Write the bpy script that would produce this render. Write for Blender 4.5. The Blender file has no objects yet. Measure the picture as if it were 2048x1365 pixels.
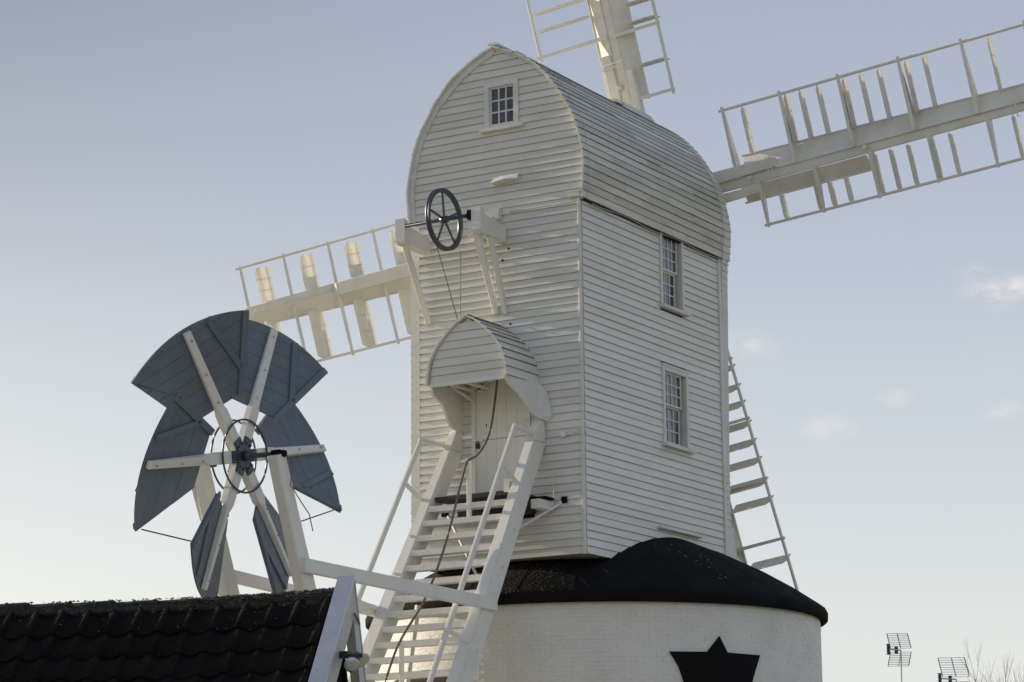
import bpy, bmesh, math, random
from mathutils import Vector as V, Matrix
random.seed(7)
R = math.radians
S = bpy.context.scene
COL = S.collection

# ------------------------------------------------------------------ camera
cam_data = bpy.data.cameras.new('camera')
cam = bpy.data.objects.new('camera', cam_data); COL.objects.link(cam); S.camera = cam
PITCH, YAW, ROLL = R(11.9905), R(31.0068), R(-0.5543)
cp, sp, cy, sy = math.cos(PITCH), math.sin(PITCH), math.cos(YAW), math.sin(YAW)
FWD = V((-sy*cp, cy*cp, sp)); _r = V((cy, sy, 0)); _u = _r.cross(FWD)
RGT = _r*math.cos(ROLL) + _u*math.sin(ROLL); UPV = -_r*math.sin(ROLL) + _u*math.cos(ROLL)
M = Matrix((RGT, UPV, -FWD)).transposed().to_4x4(); M.translation = V((22.8156, -40.3857, 1.6))
cam.matrix_world = M
cam_data.sensor_width = 36; cam_data.lens = 93.933; cam_data.clip_end = 6000; cam_data.clip_start = .5

# ------------------------------------------------------------------ light, sky, exposure
SUN_DIR = V((-1.0, -0.033, 0)).normalized()
SUN_EL = R(17.5)
sun_vec = V((SUN_DIR.x*math.cos(SUN_EL), SUN_DIR.y*math.cos(SUN_EL), math.sin(SUN_EL)))
world = bpy.data.worlds.new('World'); S.world = world; world.use_nodes = True
nt = world.node_tree; nt.nodes.clear()
def N(t, **k):
    n = nt.nodes.new(t)
    for a, b in k.items(): setattr(n, a, b)
    return n
out = N('ShaderNodeOutputWorld'); bg = N('ShaderNodeBackground'); nt.links.new(bg.outputs[0], out.inputs[0])
sky = N('ShaderNodeTexSky'); sky.sky_type = 'NISHITA'; sky.sun_disc = False
sky.sun_elevation = SUN_EL; sky.sun_rotation = math.atan2(sun_vec.x, sun_vec.y)
sky.air_density = 1.0; sky.dust_density = 1.6; sky.ozone_density = 1.5
tc = N('ShaderNodeTexCoord'); sep = N('ShaderNodeSeparateXYZ'); nt.links.new(tc.outputs['Generated'], sep.inputs[0])
# thin high haze: pale near the horizon, thinning upwards
ramp = N('ShaderNodeValToRGB'); nt.links.new(sep.outputs['Z'], ramp.inputs[0])
e = ramp.color_ramp.elements
HZ = [(0.0, (8.5, 8.5, 8.1)), (0.09, (8.0, 8.15, 7.9)), (0.17, (6.4, 6.85, 7.25)), (0.25, (4.95, 5.4, 6.35)), (0.34, (4.1, 4.5, 5.5)), (0.6, (2.7, 3.2, 4.6)), (1.0, (2.2, 2.7, 4.0))]
SC = 10.0
e[0].position = HZ[0][0]; e[0].color = tuple(c/SC for c in HZ[0][1])+(1,)
e[1].position = HZ[1][0]; e[1].color = tuple(c/SC for c in HZ[1][1])+(1,)
for p, c in HZ[2:]:
    q = e.new(p); q.color = tuple(x/SC for x in c)+(1,)
mul = N('ShaderNodeMix', data_type='RGBA', blend_type='MULTIPLY'); mul.inputs[0].default_value = 1
nt.links.new(ramp.outputs[0], mul.inputs[6]); mul.inputs[7].default_value = (SC, SC, SC, 1)
mix = N('ShaderNodeMix', data_type='RGBA'); mix.inputs[0].default_value = 0.86
nt.links.new(sky.outputs[0], mix.inputs[6]); nt.links.new(mul.outputs[2], mix.inputs[7])
# small faint cumulus wisps, each at its own bearing and height
mp = N('ShaderNodeMapping'); mp.inputs['Scale'].default_value = (1, 1, 2.0); nt.links.new(tc.outputs['Generated'], mp.inputs[0])
no = N('ShaderNodeTexNoise'); no.inputs['Scale'].default_value = 75; no.inputs['Detail'].default_value = 6; no.inputs['Roughness'].default_value = .62
nt.links.new(mp.outputs[0], no.inputs[0])
acc = None
for (cx, cy_, cz), rad, amt in (((-.3415, .9137, .2203), .017, .75), ((-.3340, .9170, .2215), .015, .85), ((-.4261, .8812, .2047), .015, .55), ((-.4036, .8984, .1732), .015, .45), ((-.3797, .9067, .1839), .011, .35),
                           ((-.3431, .9224, .1774), .012, .4), ((-.3481, .9093, .2279), .010, .5), ((-.62, .78, .15), .03, .3), ((-.15, .97, .19), .03, .7), ((.1, .98, .14), .04, .7), ((-.25, .95, .13), .02, .5)):
    v = N('ShaderNodeVectorMath', operation='DISTANCE'); nt.links.new(mp.outputs[0], v.inputs[0]); v.inputs[1].default_value = (cx, cy_, cz*2)
    mr = N('ShaderNodeMapRange'); mr.interpolation_type = 'SMOOTHSTEP'; mr.inputs['From Min'].default_value = rad; mr.inputs['From Max'].default_value = 0
    mr.inputs['To Max'].default_value = amt; nt.links.new(v.outputs['Value'], mr.inputs[0])
    if acc is None: acc = mr.outputs[0]
    else:
        mx_ = N('ShaderNodeMath', operation='MAXIMUM'); nt.links.new(acc, mx_.inputs[0]); nt.links.new(mr.outputs[0], mx_.inputs[1]); acc = mx_.outputs[0]
cr = N('ShaderNodeMapRange'); cr.inputs['From Min'].default_value = .38; cr.inputs['From Max'].default_value = .62; nt.links.new(no.outputs[0], cr.inputs[0])
cm = N('ShaderNodeMath', operation='MULTIPLY'); nt.links.new(cr.outputs[0], cm.inputs[0]); nt.links.new(acc, cm.inputs[1])
mix2 = N('ShaderNodeMix', data_type='RGBA'); nt.links.new(cm.outputs[0], mix2.inputs[0]); nt.links.new(mix.outputs[2], mix2.inputs[6])
mix2.inputs[7].default_value = (7.9, 7.7, 7.5, 1)
dot = N('ShaderNodeVectorMath', operation='DOT_PRODUCT'); nt.links.new(tc.outputs['Generated'], dot.inputs[0]); dot.inputs[1].default_value = (SUN_DIR.x, SUN_DIR.y, 0)
gl = N('ShaderNodeMapRange'); gl.interpolation_type = 'SMOOTHERSTEP'; gl.inputs['From Min'].default_value = .30; gl.inputs['From Max'].default_value = 1.0; nt.links.new(dot.outputs['Value'], gl.inputs[0])
mix3 = N('ShaderNodeMix', data_type='RGBA'); nt.links.new(gl.outputs[0], mix3.inputs[0]); nt.links.new(mix2.outputs[2], mix3.inputs[6]); 
rp2 = N('ShaderNodeValToRGB'); nt.links.new(sep.outputs['Z'], rp2.inputs[0]); f = rp2.color_ramp.elements
f[0].position = 0; f[0].color = (.98, .95, .87, 1); f[1].position = .12; f[1].color = (.94, .93, .88, 1)
for p_, c_ in ((.20, (.70, .72, .72)), (.27, (.41, .435, .46)), (.345, (.13, .15, .175)), (1, (.20, .22, .26))):
    q = f.new(p_); q.color = (*c_, 1)
mul3 = N('ShaderNodeMix', data_type='RGBA', blend_type='MULTIPLY'); mul3.inputs[0].default_value = 1; nt.links.new(rp2.outputs[0], mul3.inputs[6]); mul3.inputs[7].default_value = (10, 10, 10, 1)
nt.links.new(mul3.outputs[2], mix3.inputs[7])
nt.links.new(mix3.outputs[2], bg.inputs[0]); bg.inputs[1].default_value = 0.105

sun_d = bpy.data.lights.new('sun', 'SUN'); sun_d.energy = 5.0; sun_d.angle = R(.6); sun_d.color = (1, .86, .66)
sun = bpy.data.objects.new('sun', sun_d); COL.objects.link(sun)
sun.rotation_euler = sun_vec.to_track_quat('Z', 'Y').to_euler()
S.view_settings.view_transform = 'Standard'; S.view_settings.look = 'None'
S.view_settings.exposure = 0.0; S.view_settings.gamma = 1; S.view_settings.use_curve_mapping = False

# ------------------------------------------------------------------ materials
MAT = {}
def mat(name, col, rough=.6, col2=None, nscale=3.0, stretch=(1, 1, 1), detail=6, lo=.35, hi=.7, bump=0, bscale=40, rnd=0.0, metal=0, spec=.5, bstretch=None, third=None):
    m = bpy.data.materials.new(name); m.use_nodes = True; t = m.node_tree; b = t.nodes['Principled BSDF']
    L = t.links.new
    b.inputs['Roughness'].default_value = rough; b.inputs['Metallic'].default_value = metal
    b.inputs['Specular IOR Level'].default_value = spec
    tcn = t.nodes.new('ShaderNodeTexCoord'); g = t.nodes.new('ShaderNodeNewGeometry')
    c = t.nodes.new('ShaderNodeRGB'); c.outputs[0].default_value = (*col, 1); cur = c.outputs[0]
    def noise(scale, st, det=6):
        mp = t.nodes.new('ShaderNodeMapping'); mp.inputs['Scale'].default_value = st; L(g.outputs['Position'], mp.inputs[0])
        n = t.nodes.new('ShaderNodeTexNoise'); n.inputs['Scale'].default_value = scale; n.inputs['Detail'].default_value = det
        n.inputs['Roughness'].default_value = .62
        L(mp.outputs[0], n.inputs[0]); return n.outputs[0]
    def mask(src, lo, hi):
        r = t.nodes.new('ShaderNodeMapRange'); r.inputs['From Min'].default_value = lo; r.inputs['From Max'].default_value = hi; L(src, r.inputs[0]); return r.outputs[0]
    if col2:
        mx = t.nodes.new('ShaderNodeMix'); mx.data_type = 'RGBA'; L(mask(noise(nscale, stretch, detail), lo, hi), mx.inputs[0])
        L(cur, mx.inputs[6]); mx.inputs[7].default_value = (*col2, 1); cur = mx.outputs[2]
    if third:
        c3, s3, st3, lo3, hi3 = third
        mx = t.nodes.new('ShaderNodeMix'); mx.data_type = 'RGBA'; L(mask(noise(s3, st3, 8), lo3, hi3), mx.inputs[0])
        L(cur, mx.inputs[6]); mx.inputs[7].default_value = (*c3, 1); cur = mx.outputs[2]
    if rnd:
        oi = t.nodes.new('ShaderNodeObjectInfo'); r = t.nodes.new('ShaderNodeMapRange'); L(oi.outputs['Random'], r.inputs[0])
        r.inputs['To Min'].default_value = 1-rnd; r.inputs['To Max'].default_value = 1+rnd*.6
        hs = t.nodes.new('ShaderNodeHueSaturation'); L(r.outputs[0], hs.inputs['Value']); L(cur, hs.inputs['Color']); cur = hs.outputs[0]
    L(cur, b.inputs['Base Color'])
    if bump:
        bp = t.nodes.new('ShaderNodeBump'); bp.inputs['Strength'].default_value = bump; bp.inputs['Distance'].default_value = .02
        L(noise(bscale, bstretch or stretch, 5), bp.inputs['Height']); L(bp.outputs[0], b.inputs['Normal'])
    MAT[name] = m; return m
mat('white_boards', (.74, .735, .67), .5, (.60, .60, .53), 1.3, (.5, .5, 2.2), lo=.45, hi=.8, bump=.25, bscale=14, bstretch=(.6, .6, 6), rnd=.07, third=((.42, .43, .36), 7, (.35, .35, 3), .66, .86))
mat('board_grime_shade', (.30, .28, .20), .8, (.46, .44, .35), 3.0)  # grime together with the shadow line under each lap, as one dark colour
mat('side_boards_lit', (.82, .815, .76), .5, (.70, .70, .63), 1.1, (.5, .5, 2.2), lo=.45, hi=.8, bump=.25, bscale=14, bstretch=(.6, .6, 6), rnd=.06, third=((.46, .46, .38), 7, (.35, .35, 3), .66, .86))  # lighter copy of white_boards: this wall's stronger skylight put into the colour
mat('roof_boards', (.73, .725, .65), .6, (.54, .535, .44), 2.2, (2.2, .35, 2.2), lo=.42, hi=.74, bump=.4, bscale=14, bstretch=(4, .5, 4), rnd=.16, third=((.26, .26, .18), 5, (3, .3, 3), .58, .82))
mat('roof_grime_shade', (.22, .21, .15), .85)  # roof lap edges: dirt with the lap shadow darkened into it
mat('white_timber', (.78, .765, .69), .42, (.68, .67, .60), 2.2, (1, 1, 1), lo=.5, hi=.8, bump=.3, bscale=10, rnd=.03, third=((.45, .43, .35), 14, (1, 1, 1), .70, .86))
mat('sail_paint', (.83, .81, .73), .45, (.70, .68, .58), 2.0, lo=.45, hi=.8, bump=.15, bscale=12, rnd=.05)
mat('shutter_cloth', (.86, .85, .79), .7, (.82, .81, .75), 3.0, lo=.4, hi=.8, rnd=.05)
mat('fan_blue', (.125, .16, .20), .5, (.165, .20, .22), 2.5, lo=.4, hi=.75, bump=.2, bscale=25, rnd=.06)
mat('fan_seam', (.03, .035, .045), .7)
mat('dark_metal', (.045, .06, .08), .38, (.075, .09, .105), 6, metal=.2)
mat('black_felt', (.008, .008, .008), .85, (.013, .013, .012), 2.0, bump=.6, bscale=9, third=((.25, .25, .23), 14, (1, 2.5, 1), .735, .77), spec=.08)
mat('mossy_felt', (.032, .025, .018), .95, (.065, .05, .037), 9, bump=.9, bscale=24)
mat('white_brick', (.74, .725, .66), .5, (.66, .645, .58), 1.6, lo=.4, hi=.75, bump=.35, bscale=30, rnd=0, third=((.44, .42, .36), 5, (.6, .6, 7), .66, .80))
mat('black_paint', (.008, .008, .008), .8, spec=.1)
mat('tile', (.016, .0115, .0095), .95, (.0085, .008, .007), 5, lo=.35, hi=.65, bump=.5, bscale=30, rnd=.25, spec=.12, third=((.026, .03, .015), 16, (1, 1, 1), .66, .78))
mat('ridge', (.022, .020, .015), .9, (.012, .011, .009), 7, bump=.8, bscale=25, rnd=.2, third=((.12, .12, .035), 12, (1, 1, 1), .58, .68))
mat('moss', (.15, .13, .05), .95, (.055, .05, .025), 14, bump=.8, bscale=60)
mat('barge_sky_paint', (.62, .64, .68), .4, (.50, .51, .52), 3, (1, 1, 1), bump=.3, bscale=20, third=((.16, .15, .13), 20, (2, 2, .6), .67, .78))  # blue of the reflected sky is put into this white paint
mat('barge_grey', (.50, .52, .48), .5, (.34, .36, .31), 3, lo=.35, hi=.7, bump=.4, bscale=20, third=((.16, .16, .13), 15, (2, 2, .5), .6, .75))
mat('tarred_wall', (.01, .01, .01), .9, spec=.1)
mat('deck_dark', (.05, .047, .042), .7, (.03, .03, .028), 5)
mat('rope_fibre', (.22, .19, .13), .85, (.09, .08, .05), 60, (1, 1, 2), lo=.45, hi=.55)
mat('chain_metal', (.55, .55, .52), .25, metal=.9)
mat('lamp_metal', (.5, .5, .48), .25, metal=.8)
mat('aerial_dark', (.03, .03, .035), .5)
mat('aerial_metal', (.55, .56, .56), .35, metal=.6)
mat('hazy_twig', (.34, .31, .28), .9)  # bark colour paled to carry the distance haze
mat('grass', (.13, .125, .06), .95, (.17, .15, .09), .3)
mat('red_brick', (.28, .12, .08), .8, (.2, .09, .06), 3)
mat('interior', (.03, .03, .03), .9)
def translucent(name, amount):
    t = MAT[name].node_tree; b = t.nodes['Principled BSDF']; o = t.nodes['Material Output']
    tr = t.nodes.new('ShaderNodeBsdfTranslucent'); tr.inputs[0].default_value = (.95, .93, .86, 1)
    mx = t.nodes.new('ShaderNodeMixShader'); mx.inputs[0].default_value = amount
    t.links.new(b.outputs[0], mx.inputs[1]); t.links.new(tr.outputs[0], mx.inputs[2]); t.links.new(mx.outputs[0], o.inputs[0])
translucent('shutter_cloth', .45)
def glass(name, col, rough):
    m = bpy.data.materials.new(name); m.use_nodes = True; b = m.node_tree.nodes['Principled BSDF']
    b.inputs['Base Color'].default_value = (*col, 1); b.inputs['Roughness'].default_value = rough
    b.inputs['Specular IOR Level'].default_value = .8; b.inputs['IOR'].default_value = 1.5
    MAT[name] = m
glass('sky_tint_glass', (.17, .18, .23), .06)  # bluish sky reflection put into the base colour of the panes
glass('dark_glass', (.03, .032, .045), .08)
glass('lamp_glass', (.35, .37, .33), .05)

# ------------------------------------------------------------------ builders
class MB:
    def __init__(s): s.v = []; s.f = []; s.m = []
    def add(s, vs, fs, mi=0):
        k = len(s.v); s.v += [tuple(x) for x in vs]; s.f += [tuple(k+i for i in f) for f in fs]
        s.m += (mi if isinstance(mi, list) else [mi]*len(fs))
    def box(s, a, b, mi=0):
        (x0, y0, z0), (x1, y1, z1) = a, b
        s.add([(x0,y0,z0),(x1,y0,z0),(x1,y1,z0),(x0,y1,z0),(x0,y0,z1),(x1,y0,z1),(x1,y1,z1),(x0,y1,z1)],
              [(0,3,2,1),(4,5,6,7),(0,1,5,4),(1,2,6,5),(2,3,7,6),(3,0,4,7)], mi)
    def hexa(s, vs, mi=0):   # 8 points, 4 bottom then 4 top, any orientation
        s.add(vs, [(0,3,2,1),(4,5,6,7),(0,1,5,4),(1,2,6,5),(2,3,7,6),(3,0,4,7)], mi)
    def beam(s, p, q, w, h, up=V((0,0,1)), ch=.012, w2=None, h2=None, mi=0, side=None):
        p, q = V(p), V(q); d = (q-p).normalized()
        if side is not None: sd = (V(side)-d*V(side).dot(d)).normalized(); hv = d.cross(sd)
        else:
            sd = d.cross(V(up)).normalized(); hv = sd.cross(d)
        rows = []
        for o, ww, hh in ((p, w, h), (q, w2 or w, h2 or h)):
            a, b = ww/2, hh/2; c = min(ch, a*.45, b*.45)
            for x, y in ((-a+c,-b),(a-c,-b),(a,-b+c),(a,b-c),(a-c,b),(-a+c,b),(-a,b-c),(-a,-b+c)): rows.append(o+sd*x+hv*y)
        fs = [(i, (i+1)%8, (i+1)%8+8, i+8) for i in range(8)]+[tuple(range(7,-1,-1)), tuple(range(8,16))]
        s.add(rows, fs, mi)
    def tube(s, pts, r, n=8, mi=0, closed=False):
        pts = [V(p) for p in pts]; rows = []
        k = len(pts)
        for i, p in enumerate(pts):
            d = (pts[(i+1)%k]-pts[i-1]) if closed else (pts[min(i+1,k-1)]-pts[max(i-1,0)])
            d.normalize(); a = d.orthogonal() if abs(d.z) < .9 else d.cross(V((1,0,0)))
            ref = V((0,0,1)) if abs(d.z) < .9 else V((0,1,0))
            a = d.cross(ref).normalized(); b = d.cross(a)
            rr = r[i] if isinstance(r, (list, tuple)) else r
            rows += [p+a*math.cos(2*math.pi*j/n)*rr+b*math.sin(2*math.pi*j/n)*rr for j in range(n)]
        fs = []
        for i in range(k if closed else k-1):
            for j in range(n): fs.append((i*n+j, i*n+(j+1)%n, ((i+1)%k)*n+(j+1)%n, ((i+1)%k)*n+j))
        if not closed: fs += [tuple(range(n-1,-1,-1)), tuple((k-1)*n+j for j in range(n))]
        s.add(rows, fs, mi)
    def prism(s, poly, axis_vec, mi=0):   # poly: list of 3D points, extruded
        n = len(poly); a = V(axis_vec)
        vs = [V(p) for p in poly]+[V(p)+a for p in poly]
        s.add(vs, [tuple(range(n-1,-1,-1)), tuple(range(n,2*n))]+[(i,(i+1)%n,(i+1)%n+n,i+n) for i in range(n)], mi)
    def mesh(s, name, mats, smooth=False):
        me = bpy.data.meshes.new(name); me.from_pydata(s.v, [], s.f)
        for m in (mats if isinstance(mats, (list, tuple)) else [mats]): me.materials.append(MAT[m])
        me.polygons.foreach_set('material_index', s.m)
        bm = bmesh.new(); bm.from_mesh(me); bmesh.ops.recalc_face_normals(bm, faces=bm.faces); bm.to_mesh(me); bm.free()
        if smooth: me.polygons.foreach_set('use_smooth', [True]*len(me.polygons))
        me.update(); return me
    def build(s, name, mats, parent=None, smooth=False):
        o = bpy.data.objects.new(name, s.mesh(name, mats, smooth)); COL.objects.link(o)
        if parent: child(o, parent)
        return o
def world_of(o):             # empties stand at their base; part meshes keep world coordinates
    return V(o.location) if o.parent is None else V((0,0,0))
def child(o, parent):            # meshes are written in world coordinates; keep them there
    o.parent = parent; o.matrix_parent_inverse = Matrix.Translation(-world_of(parent))
def tag(o, label=None, cat=None, group=None, kind=None):
    for k, v in (('label', label), ('category', cat), ('group', group), ('kind', kind)):
        if v: o[k] = v
    return o
def empty(name, loc, label, cat, group=None):
    o = bpy.data.objects.new(name, None); COL.objects.link(o); o.location = loc; o.empty_display_size = .2
    return tag(o, label, cat, group)
def one(name, m, parent, fn, smooth=False):
    b = MB(); fn(b); return b.build(name, m, parent, smooth)

# ------------------------------------------------------------------ ground
g = MB(); g.add([(-2500,-2500,0),(2500,-2500,0),(2500,2500,0),(-2500,2500,0)], [(0,1,2,3)])
tag(g.build('ground', 'grass'), kind='structure')

mat('bounce_gravel', (.42, .39, .32), .95, (.34, .31, .25), 4, bump=.5, bscale=60)
g = MB(); g.add([(-60,-36,.004),(24,-36,.004),(24,18,.004),(-60,18,.004)], [(0,1,2,3)])  # unseen pale ground added to bounce light up onto the walls
tag(g.build('bounce_yard', 'bounce_gravel'), kind='structure')

# ================================================================== WINDMILL BODY
ZB, ZE = 7.65, 14.10            # bottom of the body, eaves
LEN, WID = 5.445, 3.6
XC = -1.76
mill = empty('windmill', (-1.8, 3.55, 7.0), 'white weatherboarded windmill body with arched roof and four slatted sails', 'windmill')
one('body_core', 'interior', mill, lambda b: b.box((-3.45, .16, ZB+.1), (-.16, LEN-.1, ZE+.2)))
PITCHB = (ZE-ZB)/46
HALF = [(14.05,1.845),(14.27,1.865),(14.7,1.893),(15.0,1.848),(15.4,1.76),(15.7,1.65),(15.95,1.50),(16.25,1.31),(16.5,1.12),(16.75,.86),(16.97,.52),(17.12,.20),(17.2,0.0)]
def half(z):
    for (a, b), (c, d) in zip(HALF, HALF[1:]):
        if a <= z <= c: return b+(d-b)*(z-a)/(c-a)
    return HALF[0][1] if z < HALF[0][0] else 0
def wboard(origin, along, nrm, a0, a1, z0, z1, parent, name='weatherboard', b0=None, b1=None, t0=.029, t1=.011, mats=('white_boards','board_grime_shade'), gr=.006):
    """lapped board: a0..a1 along the wall at its foot, b0..b1 at its head"""
    b0 = a0 if b0 is None else b0; b1 = a1 if b1 is None else b1
    o, al, n = V(origin), V(along), V(nrm); Z = V((0,0,1))
    t0 += random.uniform(-.004, .004); dz = random.uniform(-.003, .003); dz2 = dz+random.uniform(-.003, .003)
    def P(a, t, z): return o+al*a+n*t+Z*(z-o.z)
    f = gr/(z1-z0); tg = t0+(t1-t0)*f
    m = MB()
    vs = []
    for aa, bb, d in ((a0, b0, dz), (a1, b1, dz2)):
        vs += [P(aa, -.02, z0+d), P(aa, t0, z0+d), P(aa+(bb-aa)*f, tg, z0+gr+d), P(bb, t1, z1+.004), P(bb, -.02, z1+.004)]
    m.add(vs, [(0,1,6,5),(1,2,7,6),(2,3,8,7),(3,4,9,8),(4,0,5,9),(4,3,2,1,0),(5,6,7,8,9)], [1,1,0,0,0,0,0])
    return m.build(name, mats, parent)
# tail wall (y = 0), boards cut round the door and the gable window
GW = (-1.98, -1.25, 15.63, 16.53)
DOOR = (-2.30, -1.07, 8.70, 11.00)
rows = int(round((17.12-ZB)/PITCHB))
for i in range(rows):
    z0 = ZB+i*PITCHB; z1 = z0+PITCHB
    if z0 < ZE-.02: x0, x1, u0, u1 = -3.42, -.025, -3.42, -.025
    else:
        h0, h1 = half(z0), half(min(z1, 17.15))
        if h0 < .14: continue
        x0, x1, u0, u1 = XC-h0+.10, XC+h0-.035, XC-max(h1-.10,.02), XC+max(h1-.035,.02)
    segs = [(x0, x1, u0, u1)]
    for op in (GW, DOOR):
        if z0 < op[3]-.06 and z1 > op[2]+.05:
            segs = [(segs[0][0], op[0]-.003, segs[0][2], op[0]-.003), (op[1]+.003, segs[-1][1], op[1]+.003, segs[-1][3])]
    for a, b_, c, d in segs:
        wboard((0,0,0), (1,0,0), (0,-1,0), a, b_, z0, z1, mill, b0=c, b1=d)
# right side wall (x = 0)
WU, WL = (2.95, 3.90, 12.62, 14.3), (2.95, 3.97, 10.02, 11.50)
for i in range(46):
    z0 = ZB+i*PITCHB; z1 = z0+PITCHB; segs = [(.035, 5.37)]
    for op in (WU, WL):
        if z0 < op[3]-.02 and z1 > op[2]+.05: segs = [(.035, op[0]-.003), (op[1]+.003, 5.37)]
    # odd butt joints in the longer runs
    out_ = []
    for a, b_ in segs:
        if b_-a > 4 and random.random() < .35:
            c = a+random.choice([1.4, 2.3, 3.1, 3.9])+random.uniform(-.2, .2); out_ += [(a, c-.002), (c+.002, b_)]
        else: out_.append((a, b_))
    for a, b_ in out_: wboard((0,0,0), (0,1,0), (1,0,0), a, b_, z0, z1, mill, mats=('side_boards_lit', 'board_grime_shade'))
# left side wall (x = -3.6)
for i in range(46):
    z0 = ZB+i*PITCHB
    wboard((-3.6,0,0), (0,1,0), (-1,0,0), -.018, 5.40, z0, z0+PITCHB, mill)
# corner boards
one('corner_board', 'white_boards', mill, lambda b: b.beam((-.012, -.018, ZB-.01), (-.012, -.018, ZE), .06, .06, up=(0,1,0)))
one('corner_board', 'white_boards', mill, lambda b: b.box((-3.60, -.020, ZB), (-3.425, .02, ZE)))
one('corner_board', 'white_boards', mill, lambda b: b.box((-.02, 5.375, ZB+.02), (.055, 5.47, ZE)))
# roof boards along the curve
def curve_pts(side, grow=0.0):
    pts = []; seg = [(h+grow, z+(grow*.8 if z > 16.6 else 0)) for z, h in HALF]; seg[-1] = (0.0, 17.2+grow)
    dense = []
    for (h0, z0), (h1, z1) in zip(seg, seg[1:]):
        for k in range(20): dense.append((h0+(h1-h0)*k/20, z0+(z1-z0)*k/20))
    dense.append(seg[-1]); acc = 0; pts = [dense[0]]
    for a, b in zip(dense, dense[1:]):
        acc += math.hypot(b[0]-a[0], b[1]-a[1])
        if acc >= .141: pts.append(b); acc = 0
    pts.append(dense[-1])
    return [V((XC+side*h, 0, z)) for h, z in pts]
def lap(p, q, nrm, y0, y1, parent, name, mats, t0=.020, t1=.007, yy=None):
    t0 += random.uniform(-.005, .006); j = random.uniform(-.006, .004)
    d = (q-p).normalized(); vs = []
    for y in (y0, y1):
        Y = V((0, y, 0)); dj = d*(j+random.uniform(-.003, .003))
        vs += [p+Y-nrm*.02+dj, p+Y+nrm*t0+dj, p+d*.012+Y+nrm*(t0-.003)+dj, q+Y+nrm*t1, q+Y-nrm*.02]
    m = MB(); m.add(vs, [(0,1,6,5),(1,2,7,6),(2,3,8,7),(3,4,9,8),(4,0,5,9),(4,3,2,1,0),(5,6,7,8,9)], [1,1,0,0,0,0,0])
    return m.build(name, mats, parent)
for side in (1, -1):
    pts = curve_pts(side)
    for i, (p, q) in enumerate(zip(pts, pts[1:])):
        d = (q-p).normalized(); nrm = V((d.z, 0, -d.x))*side
        if nrm.x*side < 0: nrm = -nrm
        if side == 1:
            cuts = sorted(random.sample([.9, 1.7, 2.4, 3.1, 3.8, 4.6], random.choice([1, 1, 2, 2])))
            ys = [-.10+random.uniform(-.008, .008)]+[c+random.uniform(-.3, .3) for c in cuts]+[5.46]
        else: ys = [-.11+random.uniform(-.012, .012), 5.46]
        for a, b_ in zip(ys, ys[1:]):
            lap(p, q, nrm, a, b_-.002, mill, 'roof_board', ('roof_boards' if side == 1 else 'white_boards', 'roof_grime_shade' if side == 1 else 'board_grime_shade'))
    # verge trim on the gable, following the curve
    m = MB(); inner = [V((XC+side*max(abs(p.x-XC)-(.115 if side < 0 else .04), 0), 0, p.z-((.10 if side < 0 else .045) if p.z > 16.3 else .02))) for p in pts]
    for (p, q, a, c) in zip(pts, pts[1:], inner, inner[1:]):
        m.hexa([p+V((0,-.055,0)), q+V((0,-.055,0)), c+V((0,-.055,0)), a+V((0,-.055,0)), p, q, c, a])
    m.build('verge_trim', 'white_boards', mill)
    # solid roof lining
one('roof_lining', 'interior', mill, lambda b: b.prism([V((XC+s*(max(h-.04, 0)), .02, z-.03)) for s, z, h in [(1, z, h) for z, h in HALF]+[(-1, z, h) for z, h in HALF[::-1][1:]]], (0, LEN+.2, 0)))
# ridge capping with its small sliding cover
m = MB(); m.beam((XC, -.10, 17.235), (XC, 5.6, 17.235), .20, .05, ch=.02); m.build('ridge_cap', ['roof_boards'], mill)
m = MB()
for k in range(4): m.box((XC-.13-.01*k, .55+k*.42, 17.20), (XC+.13+.01*k, .90+k*.42, 17.275-.012*k))
m.build('ridge_cover', ['roof_boards'], mill)
m = MB()
for k in range(9):
    a0, a1 = math.pi*k/9, math.pi*(k+1)/9
    for (u, w) in ((a0, a1),):
        m.hexa([V((XC+.42*math.cos(t)*f, y, 16.98+.36*math.sin(t)*f)) for y in (4.35, 5.50) for t, f in ((u, 1), (w, 1), (w, .85), (u, .85))])
m.build('neck_cover', ['roof_boards'], mill)
# breast: boarding that wraps forward past the side wall
for i in range(2, 46):
    z0 = ZB+i*PITCHB; z1 = z0+PITCHB; e_ = random.uniform(-.008, .008)
    m = MB(); bu = max(0, (z1-12.3)/1.8)**1.7*.090; f0, f1 = .028+bu, .014+bu
    m.hexa([(-.2,5.472,z0),(f0,5.472,z0),(f0-.05,5.80+e_,z0),(-.2,5.80+e_,z0),(-.2,5.472,z1),(f1,5.472,z1),(f1-.05,5.785+e_,z1),(-.2,5.785+e_,z1)])
    m.build('breast_board', ['white_boards'], mill)
for side in (1, -1):
    pts = curve_pts(side, .014)
    for p, q in zip(pts, pts[1:]):
        d = (q-p).normalized(); nrm = V((d.z, 0, -d.x))*side
        if nrm.x*side < 0: nrm = -nrm
        m = MB(); e_ = random.uniform(-.01, .01)
        m.hexa([p-nrm*.12+V((0,5.47,0)), p+nrm*.012+V((0,5.47,0)), p+nrm*.0+V((0,5.80+e_,0)), p-nrm*.12+V((0,5.80+e_,0)),
                q-nrm*.12+V((0,5.47,0)), q-nrm*.006+V((0,5.47,0)), q-nrm*.014+V((0,5.785+e_,0)), q-nrm*.12+V((0,5.785+e_,0))])
        m.build('breast_board', ['white_boards'], mill)
one('breast_wall', 'white_boards', mill, lambda b: b.prism([V((XC+s*h*.99, 5.5, z)) for s, z, h in [(1, 7.9, 1.74)]+[(1, z, h) for z, h in HALF]+[(-1, z, h) for z, h in HALF[::-1][1:]]+[(-1, 7.9, 1.74)]], (0, .24, 0)))
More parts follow.
